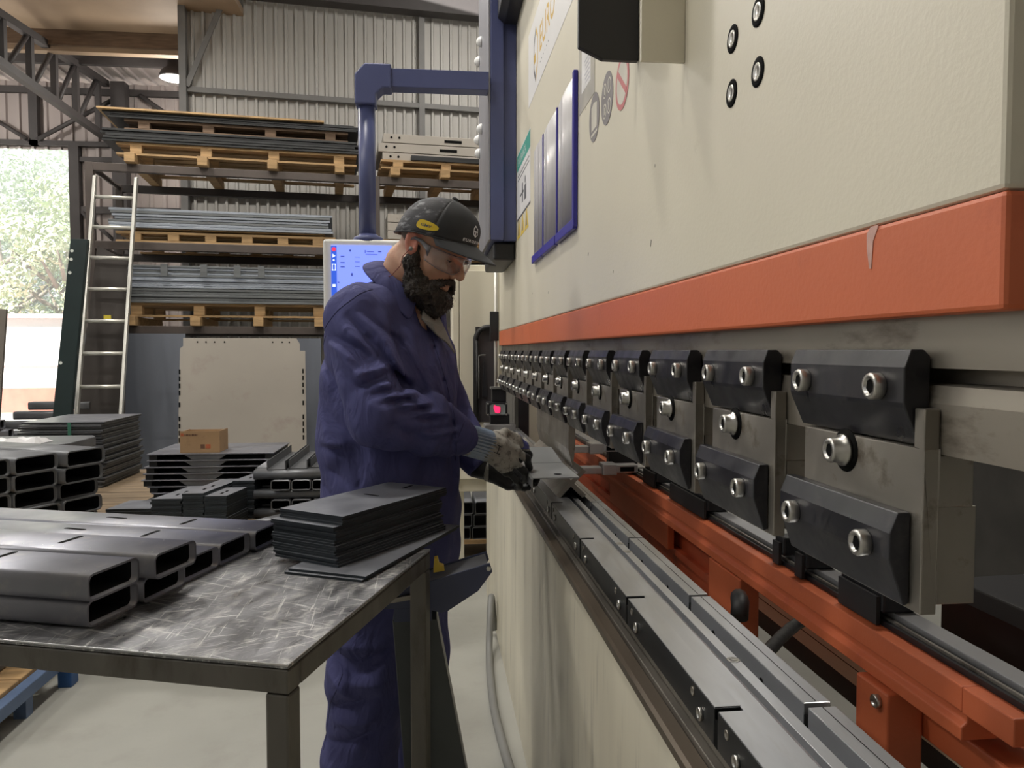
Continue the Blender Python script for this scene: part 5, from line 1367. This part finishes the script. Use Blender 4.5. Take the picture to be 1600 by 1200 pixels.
# ---- coverall
STEP = .0044
xs = np.arange(-.37, .20, STEP); ys = np.arange(1.78, 2.50, STEP); zs = np.arange(.045, 1.60, STEP)
p = grid(xs, ys, zs)
FOLDS = [  # x, z segments on the camera side; width, depth (minus = crease)
    # sleeve and shoulder
    ((-.195, 1.462), (-.150, 1.405), .012, -.012), ((-.15, 1.405), (-.098, 1.345), .013, -.015), ((-.098, 1.345), (-.07, 1.285), .012, -.014),
    ((-.165, 1.47), (-.11, 1.405), .012, .009), ((-.11, 1.405), (-.06, 1.315), .012, .009), ((-.20, 1.43), (-.13, 1.37), .012, .008), ((-.235, 1.415), (-.175, 1.385), .012, -.011), ((-.175, 1.385), (-.115, 1.33), .013, -.008), ((-.24, 1.395), (-.16, 1.345), .014, .008),
    ((-.17, 1.475), (-.075, 1.40), .010, -.009),
    # elbow crook
    ((-.165, 1.295), (-.105, 1.318), .012, -.015), ((-.105, 1.318), (-.055, 1.292), .011, -.015), ((-.17, 1.325), (-.09, 1.345), .014, .012),
    ((-.145, 1.275), (-.085, 1.288), .010, -.012), ((-.13, 1.300), (-.07, 1.303), .009, .008), ((-.235, 1.39), (-.15, 1.30), .014, .008), ((-.215, 1.33), (-.15, 1.265), .016, -.006), ((-.19, 1.30), (-.10, 1.225), .02, .006),
    ((-.11, 1.258), (-.055, 1.264), .009, -.012), ((-.055, 1.264), (-.02, 1.240), .009, -.010), ((-.10, 1.273), (-.04, 1.276), .008, .008),
    ((-.075, 1.235), (-.01, 1.236), .009, -.010), ((-.07, 1.25), (-.005, 1.25), .008, .008), ((-.045, 1.215), (.03, 1.216), .010, -.009), ((-.03, 1.23), (.04, 1.223), .008, .008),
    ((-.02, 1.185), (.065, 1.192), .010, -.008), ((.0, 1.162), (.07, 1.168), .009, -.008), ((-.01, 1.174), (.06, 1.18), .008, .007), ((-.055, 1.19), (-.015, 1.160), .012, -.008),
    ((-.09, 1.205), (-.045, 1.17), .012, -.007), ((.02, 1.14), (.075, 1.148), .009, -.006),
    # back of the arm against the trunk
    ((-.285, 1.36), (-.235, 1.29), .014, -.008), ((-.26, 1.22), (-.19, 1.16), .02, -.006),
    # trunk
    ((-.28, 1.13), (-.20, 1.125), .012, -.007), ((-.28, 1.145), (-.22, 1.142), .012, .006), ((-.26, 1.07), (-.19, 1.03), .014, -.006), ((-.22, 1.05), (-.17, .98), .016, .007), ((-.28, 1.02), (-.21, .96), .016, -.006),
    ((-.19, 1.12), (-.17, .96), .014, -.005), ((-.29, 1.22), (-.25, 1.10), .02, .006), ((.02, 1.36), (.05, 1.25), .018, .006), ((-.03, 1.36), (.015, 1.24), .02, .006),
    # right knee and shin
    ((-.26, .605), (-.18, .565), .018, -.022), ((-.25, .64), (-.14, .625), .022, .014), ((-.20, .56), (-.11, .615), .016, -.018), ((-.215, .545), (-.13, .535), .02, .012), ((-.26, .55), (-.20, .50), .02, .012),
    ((-.24, .47), (-.15, .50), .016, -.012), ((-.25, .43), (-.15, .44), .018, .010), ((-.27, .36), (-.16, .40), .016, -.012), ((-.28, .30), (-.15, .33), .018, .010), ((-.29, .24), (-.16, .22), .018, -.012), ((-.29, .18), (-.15, .16), .018, .01),
]
def coverall_sdf(p):
    t = loft(p, TORSO, .76, 1.55)
    a = rcone(p, JR['sh'], JR['el'], .082, .080)
    a = smin(a, rcone(p, JR['el'], (.0, 1.968, 1.184), .080, .074), .02)
    a = smin(a, rcone(p, (.0, 1.968, 1.184), JR['wr'], .074, .047), .02)
    wd = Vector(JR['wr']) - Vector(JR['el']); wd.normalize(); w0 = Vector(JR['wr']) - wd * .004
    a = smax(a, (p[0] - w0.x) * wd.x + (p[1] - w0.y) * wd.y + (p[2] - w0.z) * wd.z, .006)
    b = rcone(p, JL['sh'], JL['el'], .082, .074)
    b = smin(b, rcone(p, JL['el'], JL['wr'], .074, .050), .02)
    wl = Vector(JL['wr']) - Vector(JL['el']); wl.normalize(); w1 = Vector(JL['wr'])
    b = smax(b, (p[0] - w1.x) * wl.x + (p[1] - w1.y) * wl.y + (p[2] - w1.z) * wl.z, .006)
    # rounded shoulder yoke
    y = rcone(p, (-.165, 2.03, 1.482), (-.06, 2.27, 1.482), .075, .075)
    d = smin(smin(t, y, .06), a, .011)
    d = smin(d, b, .03)
    for Lg, r in ((LR, (.118, .103, .098)), (LL, (.112, .095, .09))):
        lg = smin(rcone(p, Lg['hip'], Lg['kn'], r[0], r[1]), rcone(p, Lg['kn'], Lg['an'], r[1], r[2]), .03)
        d = smin(d, lg, .05)
    X, Y, Z = p
    near = np.clip((2.12 - Y) / .05, 0, 1).astype(f32)
    acc = 0
    for s0, s1, w, h in FOLDS:
        ds, tt = seg2(X, Z, s0, s1)
        acc = acc + 1.55 * h * np.exp(-(ds / (w * .88)) ** 1.35) * (.55 + .45 * np.sin(np.pi * tt))
    # broad soft creasing of loose cotton, all round
    soft = .0035 * np.sin(38 * Z + 14 * X + 6 * Y + 2.2 * np.sin(9 * X + 5 * Z)) * np.sin(17 * X - 11 * Z + 9 * Y) + .003 * np.sin(61 * X - 23 * Z + 31 * Y)
    d = d - near * np.clip(acc, -.016, .018) - soft
    # front placket and yoke seams pressed in
    for s0, s1 in (((-.012, 1.47), (.008, 1.39)), ((.008, 1.39), (.034, 1.30)), ((.034, 1.30), (.055, 1.20)), ((.055, 1.20), (.06, 1.0))):
        ds, tt = seg2(X, Z, s0, s1)
        d = d + near * .006 * np.exp(-(ds / .006) ** 2)
    # open neck
    d = smax(d, -rcone(p, (-.112, 2.16, 1.50), (-.03, 2.10, 1.66), .074, .095), .012)
    d = smax(d, -rcone(p, (-.02, 2.085, 1.455), (.02, 2.065, 1.56), .028, .06), .012)
    d = smax(d, .06 - Z, .008)
    return d
cov = net_obj('coverall', coverall_sdf(p), (xs, ys, zs), CLOTH, worker, None, 1)
# collar: folded band round the neck, long point on the camera side
NC = Vector((-.068, 2.130, 1.543)); NU = (TF * .58 + Vector((0, 0, .815))).normalized()
NF = (TF - NU * TF.dot(NU)).normalized(); NR = NF.cross(NU) * -1
if NR.y > 0: NR = -NR
g = G(); n = 26; vs = []
for i in range(n + 1):
    ph = radians(40) + radians(280) * i / n
    d = NF * cos(ph) + NR * sin(ph)
    tip = max(0, 1 - abs(i / n - (0 if i < n / 2 else 1)) / .16)
    sq = 1 - .10 * abs(sin(ph))
    rows = ((.084, -.016), (.079, .026), (.087, .034), (.114, .020 - .010 * tip), (.133 + .016 * tip, -.004 - .036 * tip))
    vs += [tuple(NC + d * r * sq * (1.04 if cos(ph) < 0 else 1) + NU * h) for r, h in rows]
g.add(vs, [(i * 5 + k, i * 5 + k + 1, i * 5 + k + 6, i * 5 + k + 5) for i in range(n) for k in range(4)], True)
clr = g.obj('collar', CLOTH, cov, fix=True)
md = clr.modifiers.new('thick', 'SOLIDIFY'); md.thickness = .004; md.offset = 1
md = clr.modifiers.new('sub', 'SUBSURF'); md.levels = md.render_levels = 1
# lapel with grey lining on the far side, dark shirt inside
g = G(); q = [(-.020, 2.045, 1.492), (.006, 2.06, 1.497), (.035, 2.085, 1.44), (.064, 2.098, 1.372), (.042, 2.070, 1.400), (.012, 2.040, 1.424), (-.024, 2.02, 1.462), (.004, 2.03, 1.45)]
g.add(q, [(0, 1, 2, 7), (7, 2, 5), (2, 3, 4, 5), (6, 0, 7), (6, 7, 5)])
lp_ = g.obj('lapel', CLOTH_IN, cov); md = lp_.modifiers.new('thick', 'SOLIDIFY'); md.thickness = .004
def ring(c, d, r, m, name, parent, th=.0016):
    c, d = Vector(c), Vector(d).normalized(); a = d.orthogonal().normalized(); b = d.cross(a)
    G().tube([c + (a * cos(2 * pi * k / 28) + b * sin(2 * pi * k / 28)) * r for k in range(29)], th, 5).obj(name, m, parent)
wd = (Vector(JR['wr']) - Vector(JR['el'])).normalized()
# ---- gloves
KNIT = mat('pale_blue_knit', (.36, .44, .55), .85, var=.10, scale=40, bump=.2, bscale=500, col2=(.48, .46, .38), c2lo=.55, c2hi=.8)
GLOVE = mat('dirty_grey_glove', (.40, .385, .34), .85, var=.12, scale=26, bump=.25, bscale=600, col2=(.085, .078, .068), c2lo=.50, c2hi=.68)
COAT = mat('black_glove_coating', (.016, .016, .017), .55, var=.3, scale=60, bump=.1, bscale=300)
THUMBB = mat('blue_thumb_tip', (.12, .13, .38), .6)
def glove(wrist, knuck, fingers, thumb, name, cuff_dir, parent, coat_fn, step=.0024):
    allp = [wrist] + knuck + [q for f_ in fingers for q in f_] + thumb
    lo = [min(q[i] for q in allp) - .04 for i in range(3)]; hi = [max(q[i] for q in allp) + .04 for i in range(3)]
    ax = [np.arange(lo[i], hi[i], step) for i in range(3)]
    p = grid(*ax)
    d = None
    W = Vector(wrist)
    for k in knuck:
        r = rcone(p, tuple(W + (Vector(k) - W) * .22), k, .024, .0155)
        d = r if d is None else smin(d, r, .018)
    d = smin(d, rcone(p, wrist, tuple(W + (Vector(knuck[1]) - W) * .4), .034, .030), .02)
    rad = ((.0115, .0105, .0098, .0088), (.0118, .0108, .0100, .009), (.0112, .0103, .0095, .0085), (.0100, .0092, .0086, .0078))
    for f_, rr in zip(fingers, rad):
        fd = None
        for i in range(len(f_) - 1):
            s = rcone(p, f_[i], f_[i + 1], rr[i], rr[i + 1])
            fd = s if fd is None else smin(fd, s, .006)
        d = smin(d, fd, .007)
    td = None
    for i in range(len(thumb) - 1):
        s = rcone(p, thumb[i], thumb[i + 1], (.0185, .0142, .0118)[i], (.0142, .0118, .0105)[i])
        td = s if td is None else smin(td, s, .008)
    d = smin(d, td, .012)
    d = d - .0008 * np.sin(160 * p[0] + 40 * p[2]) * np.sin(150 * p[2] - 60 * p[1])
    cd = Vector(cuff_dir).normalized()
    d = smax(d, (W.x - p[0]) * cd.x + (W.y - p[1]) * cd.y + (W.z - p[2]) * cd.z - .004, .003)
    return net_obj(name, d, ax, [GLOVE, COAT, THUMBB], parent, None, 1, coat_fn)
WR = (.135, 2.062, 1.128)
KN = [(.236, 2.135, 1.124), (.234, 2.112, 1.100), (.224, 2.098, 1.075), (.206, 2.088, 1.050)]
FG = [[KN[0], (.266, 2.160, 1.106), (.279, 2.176, 1.080), (.277, 2.184, 1.060)],
      [KN[1], (.268, 2.130, 1.078), (.276, 2.150, 1.048), (.268, 2.166, 1.030)],
      [KN[2], (.258, 2.112, 1.044), (.266, 2.136, 1.020), (.258, 2.154, 1.008)],
      [KN[3], (.236, 2.098, 1.022), (.246, 2.118, 1.002), (.240, 2.136, .994)]]
TH = [(.165, 2.085, 1.140), (.205, 2.118, 1.150), (.240, 2.148, 1.135), (.262, 2.165, 1.112)]
def coat_r(c):
    dark = (c[:, 2] < 1.047 + .25 * (c[:, 0] - .20)) & (c[:, 0] > .165) | ((c[:, 0] > .262) & (c[:, 2] < 1.095)) | (c[:, 1] > 2.165) & (c[:, 2] < 1.10)
    blue = (c[:, 0] > .246) & (c[:, 2] > 1.102) & (c[:, 1] > 2.142)
    return np.where(blue, 2, np.where(dark, 1, 0))
gr = glove(WR, KN, FG, TH, 'glove', Vector(KN[1]) - Vector(WR), worker, coat_r)
gr['label'] = 'grey glove with pale blue knit wrist and dark dirty fingers'
# ribbed knit wrist
g = G(); vs = []; m_ = 56; cd = (Vector(KN[1]) - Vector(JR['wr'])).normalized(); a = Vector((0, 0, 1)).cross(cd).normalized(); b = cd.cross(a)
rows = 12
for i in range(rows):
    s = i / (rows - 1); c = Vector(JR['wr']) + Vector((-.012, -.006, .004)) + (Vector(WR) + Vector((.030, .018, -.010)) - Vector(JR['wr'])) * s
    for k in range(m_):
        th = 2 * pi * k / m_; rb = 1 + (.05 if k % 2 else -.05)
        ra, rbb = (.0375 + .001 * s), (.0405 + .001 * s)
        vs.append(tuple(c + (a * cos(th) * ra + b * sin(th) * rbb) * rb))
g.add(vs, [(i * m_ + k, i * m_ + (k + 1) % m_, (i + 1) * m_ + (k + 1) % m_, (i + 1) * m_ + k) for i in range(rows - 1) for k in range(m_)], True)
cf = g.obj('knit_wrist', [KNIT, mat('knit_groove_shade', (.16, .21, .29), .9, var=.15, scale=40), MATS['dirty_grey_glove']], gr, fix=False)  # groove shade of the ribs put into alternate darker faces
cf.data.polygons.foreach_set('material_index', [(2 if (i // m_) < 2 and (i % 3) else (i % m_) % 2) for i in range(len(cf.data.polygons))])
from mathutils.bvhtree import BVHTree
def draw_on(o, strokes, y0, r, name, m):
    inv = wmat(o.parent).inverted() if o.parent else None
    bv = BVHTree.FromPolygons([wmat(o) @ v.co for v in o.data.vertices], [tuple(q.vertices) for q in o.data.polygons])
    for st in strokes:
        pts = []
        for k in range(9):
            t = k / 8; x = st[0] + (st[2] - st[0]) * t; z_ = st[1] + (st[3] - st[1]) * t
            h = bv.ray_cast(Vector((x, y0, z_)), Vector((0, 1, 0)))
            if h[0] is not None: pts.append(h[0] + h[1] * r * .3)
        if len(pts) > 3: G().tube(pts, r, 5).obj(name, m, o)
draw_on(gr, ((.176, 1.128, .190, 1.120), (.168, 1.109, .184, 1.101), (.184, 1.124, .176, 1.105)), 1.9, .0011, 'pen_mark', BLACK_RUBBER)
draw_on(cov, ((-.145, 1.535, -.175, 1.518), (-.175, 1.518, -.225, 1.478), (-.225, 1.478, -.262, 1.435), (-.262, 1.435, -.283, 1.39)), 1.7, .0009, 'yoke_seam', SEAM)
draw_on(cov, ((-.006, 1.455, .012, 1.39), (.012, 1.39, .040, 1.30), (.040, 1.30, .060, 1.21), (.060, 1.21, .066, 1.08)), 1.7, .0009, 'placket_seam', SEAM)
draw_on(cov, ((-.225, .66, -.235, .60), (-.226, .56, -.262, .47), (-.262, .47, -.285, .33)), 1.7, .0009, 'leg_seam', SEAM)
draw_on(cov, ((.085, 1.20, .066, 1.155), (.066, 1.155, .063, 1.10)), 1.7, .0009, 'cuff_seam', SEAM)
WL = (.168, 2.243, 1.034)
KL = [(.232, 2.232, 1.034), (.236, 2.222, 1.018), (.232, 2.216, 1.002), (.222, 2.212, .988)]
FL = [[KL[0], (.262, 2.214, 1.026), (.284, 2.196, 1.022), (.296, 2.182, 1.022)], [KL[1], (.268, 2.204, 1.012), (.290, 2.186, 1.010), (.302, 2.172, 1.012)],
      [KL[2], (.262, 2.196, .998), (.284, 2.178, .998), (.296, 2.166, 1.000)], [KL[3], (.248, 2.190, .986), (.266, 2.174, .986), (.276, 2.162, .988)]]
TLh = [(.175, 2.250, 1.050), (.205, 2.262, 1.066), (.236, 2.262, 1.064), (.262, 2.254, 1.056)]
gl = glove(WL, KL, FL, TLh, 'glove', Vector(KL[1]) - Vector(WL), worker, lambda c: np.where(c[:, 0] > .165, 1, 0))
G().tube([Vector(JL['wr']) - Vector((.03, -.004, -.008)), Vector(JL['wr']), Vector(WL), Vector(WL) + Vector((.02, -.003, -.004))], [.036, .0355, .035, .033], 20).obj('knit_wrist', BLACK_RUBBER, gl)
gl['label'] = 'black-coated glove on the far hand'
# ---- boots
for Lg in (LR, LL):
    a = Lg['an']
    ax = (np.arange(a[0] - .10, a[0] + .26, .006), np.arange(a[1] - .17, a[1] + .09, .006), np.arange(-.012, .2, .006))
    p = grid(*ax)
    d = smin(rcone(p, (a[0], a[1], .17), (a[0] + .005, a[1], .05), .054, .050), rcone(p, (a[0], a[1], .042), (a[0] + .155, a[1] - .075, .034), .046, .042), .04)
    d = smax(d, .001 - p[2], .004)
    net_obj('boot', d, ax, BLACK_RUBBER, worker)
# ---- beard and brows
ax = (np.arange(-.03, .16, .0026), np.arange(-.105, .105, .0026), np.arange(-.185, .03, .0026))
q = grid(*ax); qm = [q[0], np.abs(q[1]), q[2]]
d = rcone(qm, (.012, .0685, .002), (.012, .0655, -.045), .008, .019)
d = smin(d, rcone(qm, (.012, .0655, -.045), (.050, .050, -.092), .019, .033), .015)
d = smin(d, rcone(qm, (.050, .050, -.088), (.088, .0, -.106), .032, .040), .02)
d = smin(d, rcone(qm, (.030, .030, -.095), (.075, .0, -.120), .030, .033), .02)
d = smin(d, rcone(qm, (.107, .0, -.0425), (.088, .034, -.062), .0062, .011), .008)          # moustache
d = smin(d, rcone(qm, (.088, .034, -.062), (.078, .040, -.085), .012, .02), .012)
d = smax(d, -rcone(qm, (.118, .0, -.061), (.094, .024, -.062), .0135, .0095), .006)           # mouth opening
d = smax(d, -ball(qm, (.072, .060, -.018), .034), .012)                                     # bare cheek
nz = np.sin(310 * q[0] + 4 * np.sin(90 * q[2])) * np.sin(290 * q[1] + 3 * np.sin(120 * q[0])) * np.sin(270 * q[2] + 3 * np.sin(110 * q[1]))
nz2 = np.sin(130 * q[0] + 2 * np.sin(70 * q[1])) * np.sin(120 * q[2] + 2 * np.sin(60 * q[0]) + 40 * q[1])
d = d - .0042 * nz - .0040 * nz2
beard = net_obj('beard', d, ax, BEARD, worker, HM)
# curls: short bent strands standing off the beard
V = np.array([v.co[:] for v in beard.data.vertices]); rnd = random.Random(21)
bn_ = [v.normal.copy() for v in beard.data.vertices]
g = G()
for k in range(4200):
    i = rnd.randrange(len(V)); p0 = Vector(V[i]); nn = bn_[i]
    t1 = nn.orthogonal().normalized(); t1 = Matrix.Rotation(rnd.uniform(0, 6.28), 3, nn) @ t1; t2 = (t1 * .5 + Vector((.05, 0, -.8))).normalized()
    L_ = rnd.uniform(.004, .011)
    pts = [p0 - nn * .001, p0 + nn * L_ * .5 + t1 * L_ * .2, p0 + nn * L_ * .75 + t2 * L_ * .6, p0 + nn * L_ * .45 + t2 * L_ * 1.1]
    g.tube(pts, [.0006, .0006, .0005, .0002], 3)
g.obj('curls', BEARD, beard, fix=False)
for s in (1, -1):
    g = G(); g.tube([HM @ Vector((.0965, s * .014, .034)), HM @ Vector((.0985, s * .028, .041)), HM @ Vector((.088, s * .046, .036))], [.004, .0045, .0025], 8)
    g.obj('eyebrow', BEARD, worker)
    g = G(); g.tube([HM @ Vector((.0905, s * .020, .0085)), HM @ Vector((.0925, s * .031, .0065)), HM @ Vector((.0865, s * .042, .0095))], [.0008, .0016, .0008], 6)
    g.obj('eyelashes', BEARD, worker)
# short hair below the cap edge
ax = (np.arange(-.115, .03, .003), np.arange(-.1, .1, .003), np.arange(-.05, .07, .003))
q = grid(*ax); qm = [q[0], np.abs(q[1]), q[2]]
d = ell(q, (.0, 0, .056), (.1005, .0792, .095))
d = smax(d, -(q[2] + .012 + .25 * q[0]), .004); d = smax(d, q[0] - .018, .004); d = smax(d, q[2] - .06, .004)
d = smax(d, -rcone(qm, (.0, .08, -.02), (.0, .08, .03), .020, .020), .004)
d = d - .0008 * np.sin(600 * q[0]) * np.sin(560 * q[2] + 300 * q[1])
net_obj('hair', d, ax, mat('cropped_hair', (.10, .062, .045), .7, var=.3, scale=90), worker, HM)
# ---- cap
def cap_pt(ph, s, lift=0.):
    ca, sa_ = cos(ph), sin(ph)
    a_ = .115 if ca > 0 else .097; b_ = .0935
    ef, er = a_ * ca, b_ * sa_
    eu = .036 + .24 * ef + (.016 if ca < 0 else 0) * ca
    rho = max(0, 1 - s ** 2.9) ** .5
    H = .147 - eu
    f_ = .012 + (ef - .012) * rho; r_ = er * rho
    u_ = eu + H * s * (1 - .05 * max(0, -ca))
    v = Vector((f_, r_, u_))
    if lift: v += Vector((ca * .9, sa_, .35 * s)).normalized() * lift
    return HM @ v
def crown(ph0, ph1, n, name, m, parent):
    g = G(); K = 16; vs = []
    for i in range(n + 1):
        ph = ph0 + (ph1 - ph0) * i / n
        vs += [tuple(cap_pt(ph, (k / K) ** .8)) for k in range(K + 1)]
    g.add(vs, [(i * (K + 1) + k, (i + 1) * (K + 1) + k, (i + 1) * (K + 1) + k + 1, i * (K + 1) + k + 1) for i in range(n) for k in range(K)], True)
    o = g.obj(name, m, parent)
    md = o.modifiers.new('thick', 'SOLIDIFY'); md.thickness = .0025; md.offset = 1
    return o
cap = crown(radians(-68), radians(68), 30, 'cap', CAPF, worker)
cap['label'] = 'black cap with mottled mesh back and white front lettering'
crown(radians(68), radians(292), 44, 'mesh_back', CAPM, cap)
G().tube([cap_pt(2 * pi * k / 60, 0.012, .0028) for k in range(61)], .0022, 6).obj('edge_band', CAPF, cap)
G().lathe(HM @ Vector((.012, 0, .150)), HU, [(.009, -.001), (.008, .003), (.004, .0055), (.0003, .006)], 14).obj('button', CAPF, cap)
# brim
g = G(); n, K = 24, 8; vs = []
for i in range(n + 1):
    ph = radians(-66 + 132 * i / n); rt = HM.inverted() @ cap_pt(ph, 0.01)
    w = cos(ph * 1.24) ** .62
    for k in range(K + 1):
        t = k / K
        ext = .083 * w * t
        v = Vector((rt.x + ext * (.55 + .45 * cos(ph)), rt.y * (1 - .04 * t), rt.z + .002 - .016 * t * (.25 + .75 * sin(ph) ** 2) - .14 * ext))
        vs.append(tuple(HM @ v))
g.add(vs, [(i * (K + 1) + k, (i + 1) * (K + 1) + k, (i + 1) * (K + 1) + k + 1, i * (K + 1) + k + 1) for i in range(n) for k in range(K)], True)
br = g.obj('brim', CAPV, cap); br.data.materials.append(CAPF); md = br.modifiers.new('thick', 'SOLIDIFY'); md.thickness = .003; md.offset = 0; md.material_offset = 1
# lettering and logo on the front, patch on the right side
def on_cap(vs, ph_c, s_c, scale_ph, scale_s, lift=.0034):
    return [tuple(cap_pt(ph_c - x * scale_ph, s_c + y * scale_s, lift)) for x, y, z in vs]
WT = mat('white_thread', (.72, .72, .74), .7)
vs, fs, w = text_verts('EURODYNA', .014, 1.25, .0003)
vs = [(x - w / 2, y, z) for x, y, z in vs]
g = G(); g.add(on_cap(vs, radians(2), .13, 9.5, 8.5), fs); g.obj('lettering', WT, cap, fix=False)
g = G()
A, Bx = hexo(0, 0, .021), hexo(0, 0, .0165)
quads = [(A[k], A[(k + 1) % 6], Bx[(k + 1) % 6], Bx[k]) for k in range(6)] + [((-.0085, -.0015), (.0085, -.0015), (.0085, .002), (-.0085, .002)), ((-.002, -.017), (.001, -.017), (.001, -.001), (-.002, -.001))]
for Q_ in quads: g.add(on_cap([(x, y, 0) for x, y in Q_], radians(4), .47, 9.5, 8.0), [(0, 1, 2, 3)])
g.obj('logo_mark', WT, cap, fix=False)
g = G(); pts = []
for k in range(40):
    th = 2 * pi * k / 40; hx = .021 * (1 if cos(th) >= 0 else 1.0)
    x = .0215 * cos(th) * (abs(cos(th)) ** -.25 if abs(cos(th)) > .01 else 1); y = (.0105 - .0028 * cos(th)) * sin(th) * (abs(sin(th)) ** -.25 if abs(sin(th)) > .01 else 1)
    pts.append((x, y, 0))
vs = [(0, 0, 0)] + pts
pv = on_cap(vs, radians(77), .235, 12, 10, .004)
g.add(pv, [(0, 1 + k, 1 + (k + 1) % 40) for k in range(40)])
ptc = g.obj('patch', mat('yellow_patch', (.72, .52, .03), .55, var=.03), cap, fix=False)
vs, fs, w = text_verts('GMV', .0095, 1.05, .0002)
vs = [(x - w / 2 - .0025, y - .0035, z) for x, y, z in vs]
g = G(); g.add(on_cap(vs, radians(77), .235, 12, 10, .0046), fs); g.obj('patch_lettering', INKD, ptc, fix=False)
# ---- safety glasses
LENS = clear_mat('clear_lens', (.90, .90, .92), .08)
gls = G()
for s in (1, -1):
    n, K = 16, 8; vs = []
    for i in range(n + 1):
        ph = radians(9 + 74 * i / n)
        for k in range(K + 1):
            t = k / K
            top = .030 - .006 * (i / n); low = -.020 + .016 * max(0, 1 - i / (n * .22)) ** 2 + .020 * max(0, i / n - .55) ** 1.2
            u_ = low + (top - low) * t
            bow = .004 * sin(pi * t)
            vs.append(tuple(HM @ Vector((.030 + .0905 * cos(ph) + bow, s * .0775 * sin(ph) ** .92, u_))))
    gls.add(vs, [(i * (K + 1) + k, (i + 1) * (K + 1) + k, (i + 1) * (K + 1) + k + 1, i * (K + 1) + k + 1) for i in range(n) for k in range(K)], True)
lens = gls.obj('safety_glasses', LENS, worker)
md = lens.modifiers.new('thick', 'SOLIDIFY'); md.thickness = .002; md.offset = 0
TEMPLE = mat('clear_grey_temple', (.15, .145, .16), .12, var=.05, coat=.6)
for s in (1, -1):
    g = G(); pts = [(-.012, s * .083, .012), (.0, s * .083, .023), (.02, s * .0815, .0245), (.042, s * .079, .017), (.052, s * .077, .010)]
    secs = []
    for i, q_ in enumerate(pts):
        hgt = (.0035, .0040, .0045, .007, .0125)[i]
        secs.append((HM @ Vector(q_), HR * 1.0, HU * (hgt / .004)))
    g.sweep([(-.0014, -.004), (.0014, -.004), (.0014, .004), (-.0014, .004)], secs, True); g.obj('temple_arm', TEMPLE, lens)
G().tube([HM @ Vector((.1195, -.013, .022)), HM @ Vector((.1225, 0, .0235)), HM @ Vector((.1195, .013, .022))], .0022, 6).obj('bridge', TEMPLE, lens)
for s in (1, -1):
    G().tube([HM @ Vector((.030 + .0915 * cos(radians(a_)), s * .078 * sin(radians(a_)) ** .92, .030 - .006 * (a_ - 9) / 74)) for a_ in range(9, 84, 6)], .0011, 5).obj('top_rim', TEMPLE, lens)
    G().tube([HM @ Vector((.030 + .0915 * cos(radians(a_)), s * .078 * sin(radians(a_)) ** .92, -.020 + .016 * max(0, 1 - (a_ - 9) / 16.3) ** 2 + .020 * max(0, (a_ - 9) / 74 - .55) ** 1.2)) for a_ in range(9, 84, 5)], .0010, 5).obj('lower_rim', TEMPLE, lens)
# ear plug with cord
G().lathe(HM @ Vector((.004, .080, -.006)), HR, [(.0055, 0), (.0055, .006), (.004, .009), (.0005, .010)], 12).obj('ear_plug', mat('grey_plug', (.30, .31, .29), .5), worker)
G().tube([HM @ Vector((.004, .0885, -.008)), HM @ Vector((-.008, .0865, -.035)), (-.075, 2.005, 1.60), (-.102, 2.035, 1.575), (-.128, 2.07, 1.572)], .0011, 6).obj('ear_plug_cord', mat('red_cord', (.22, .06, .05), .6), worker)
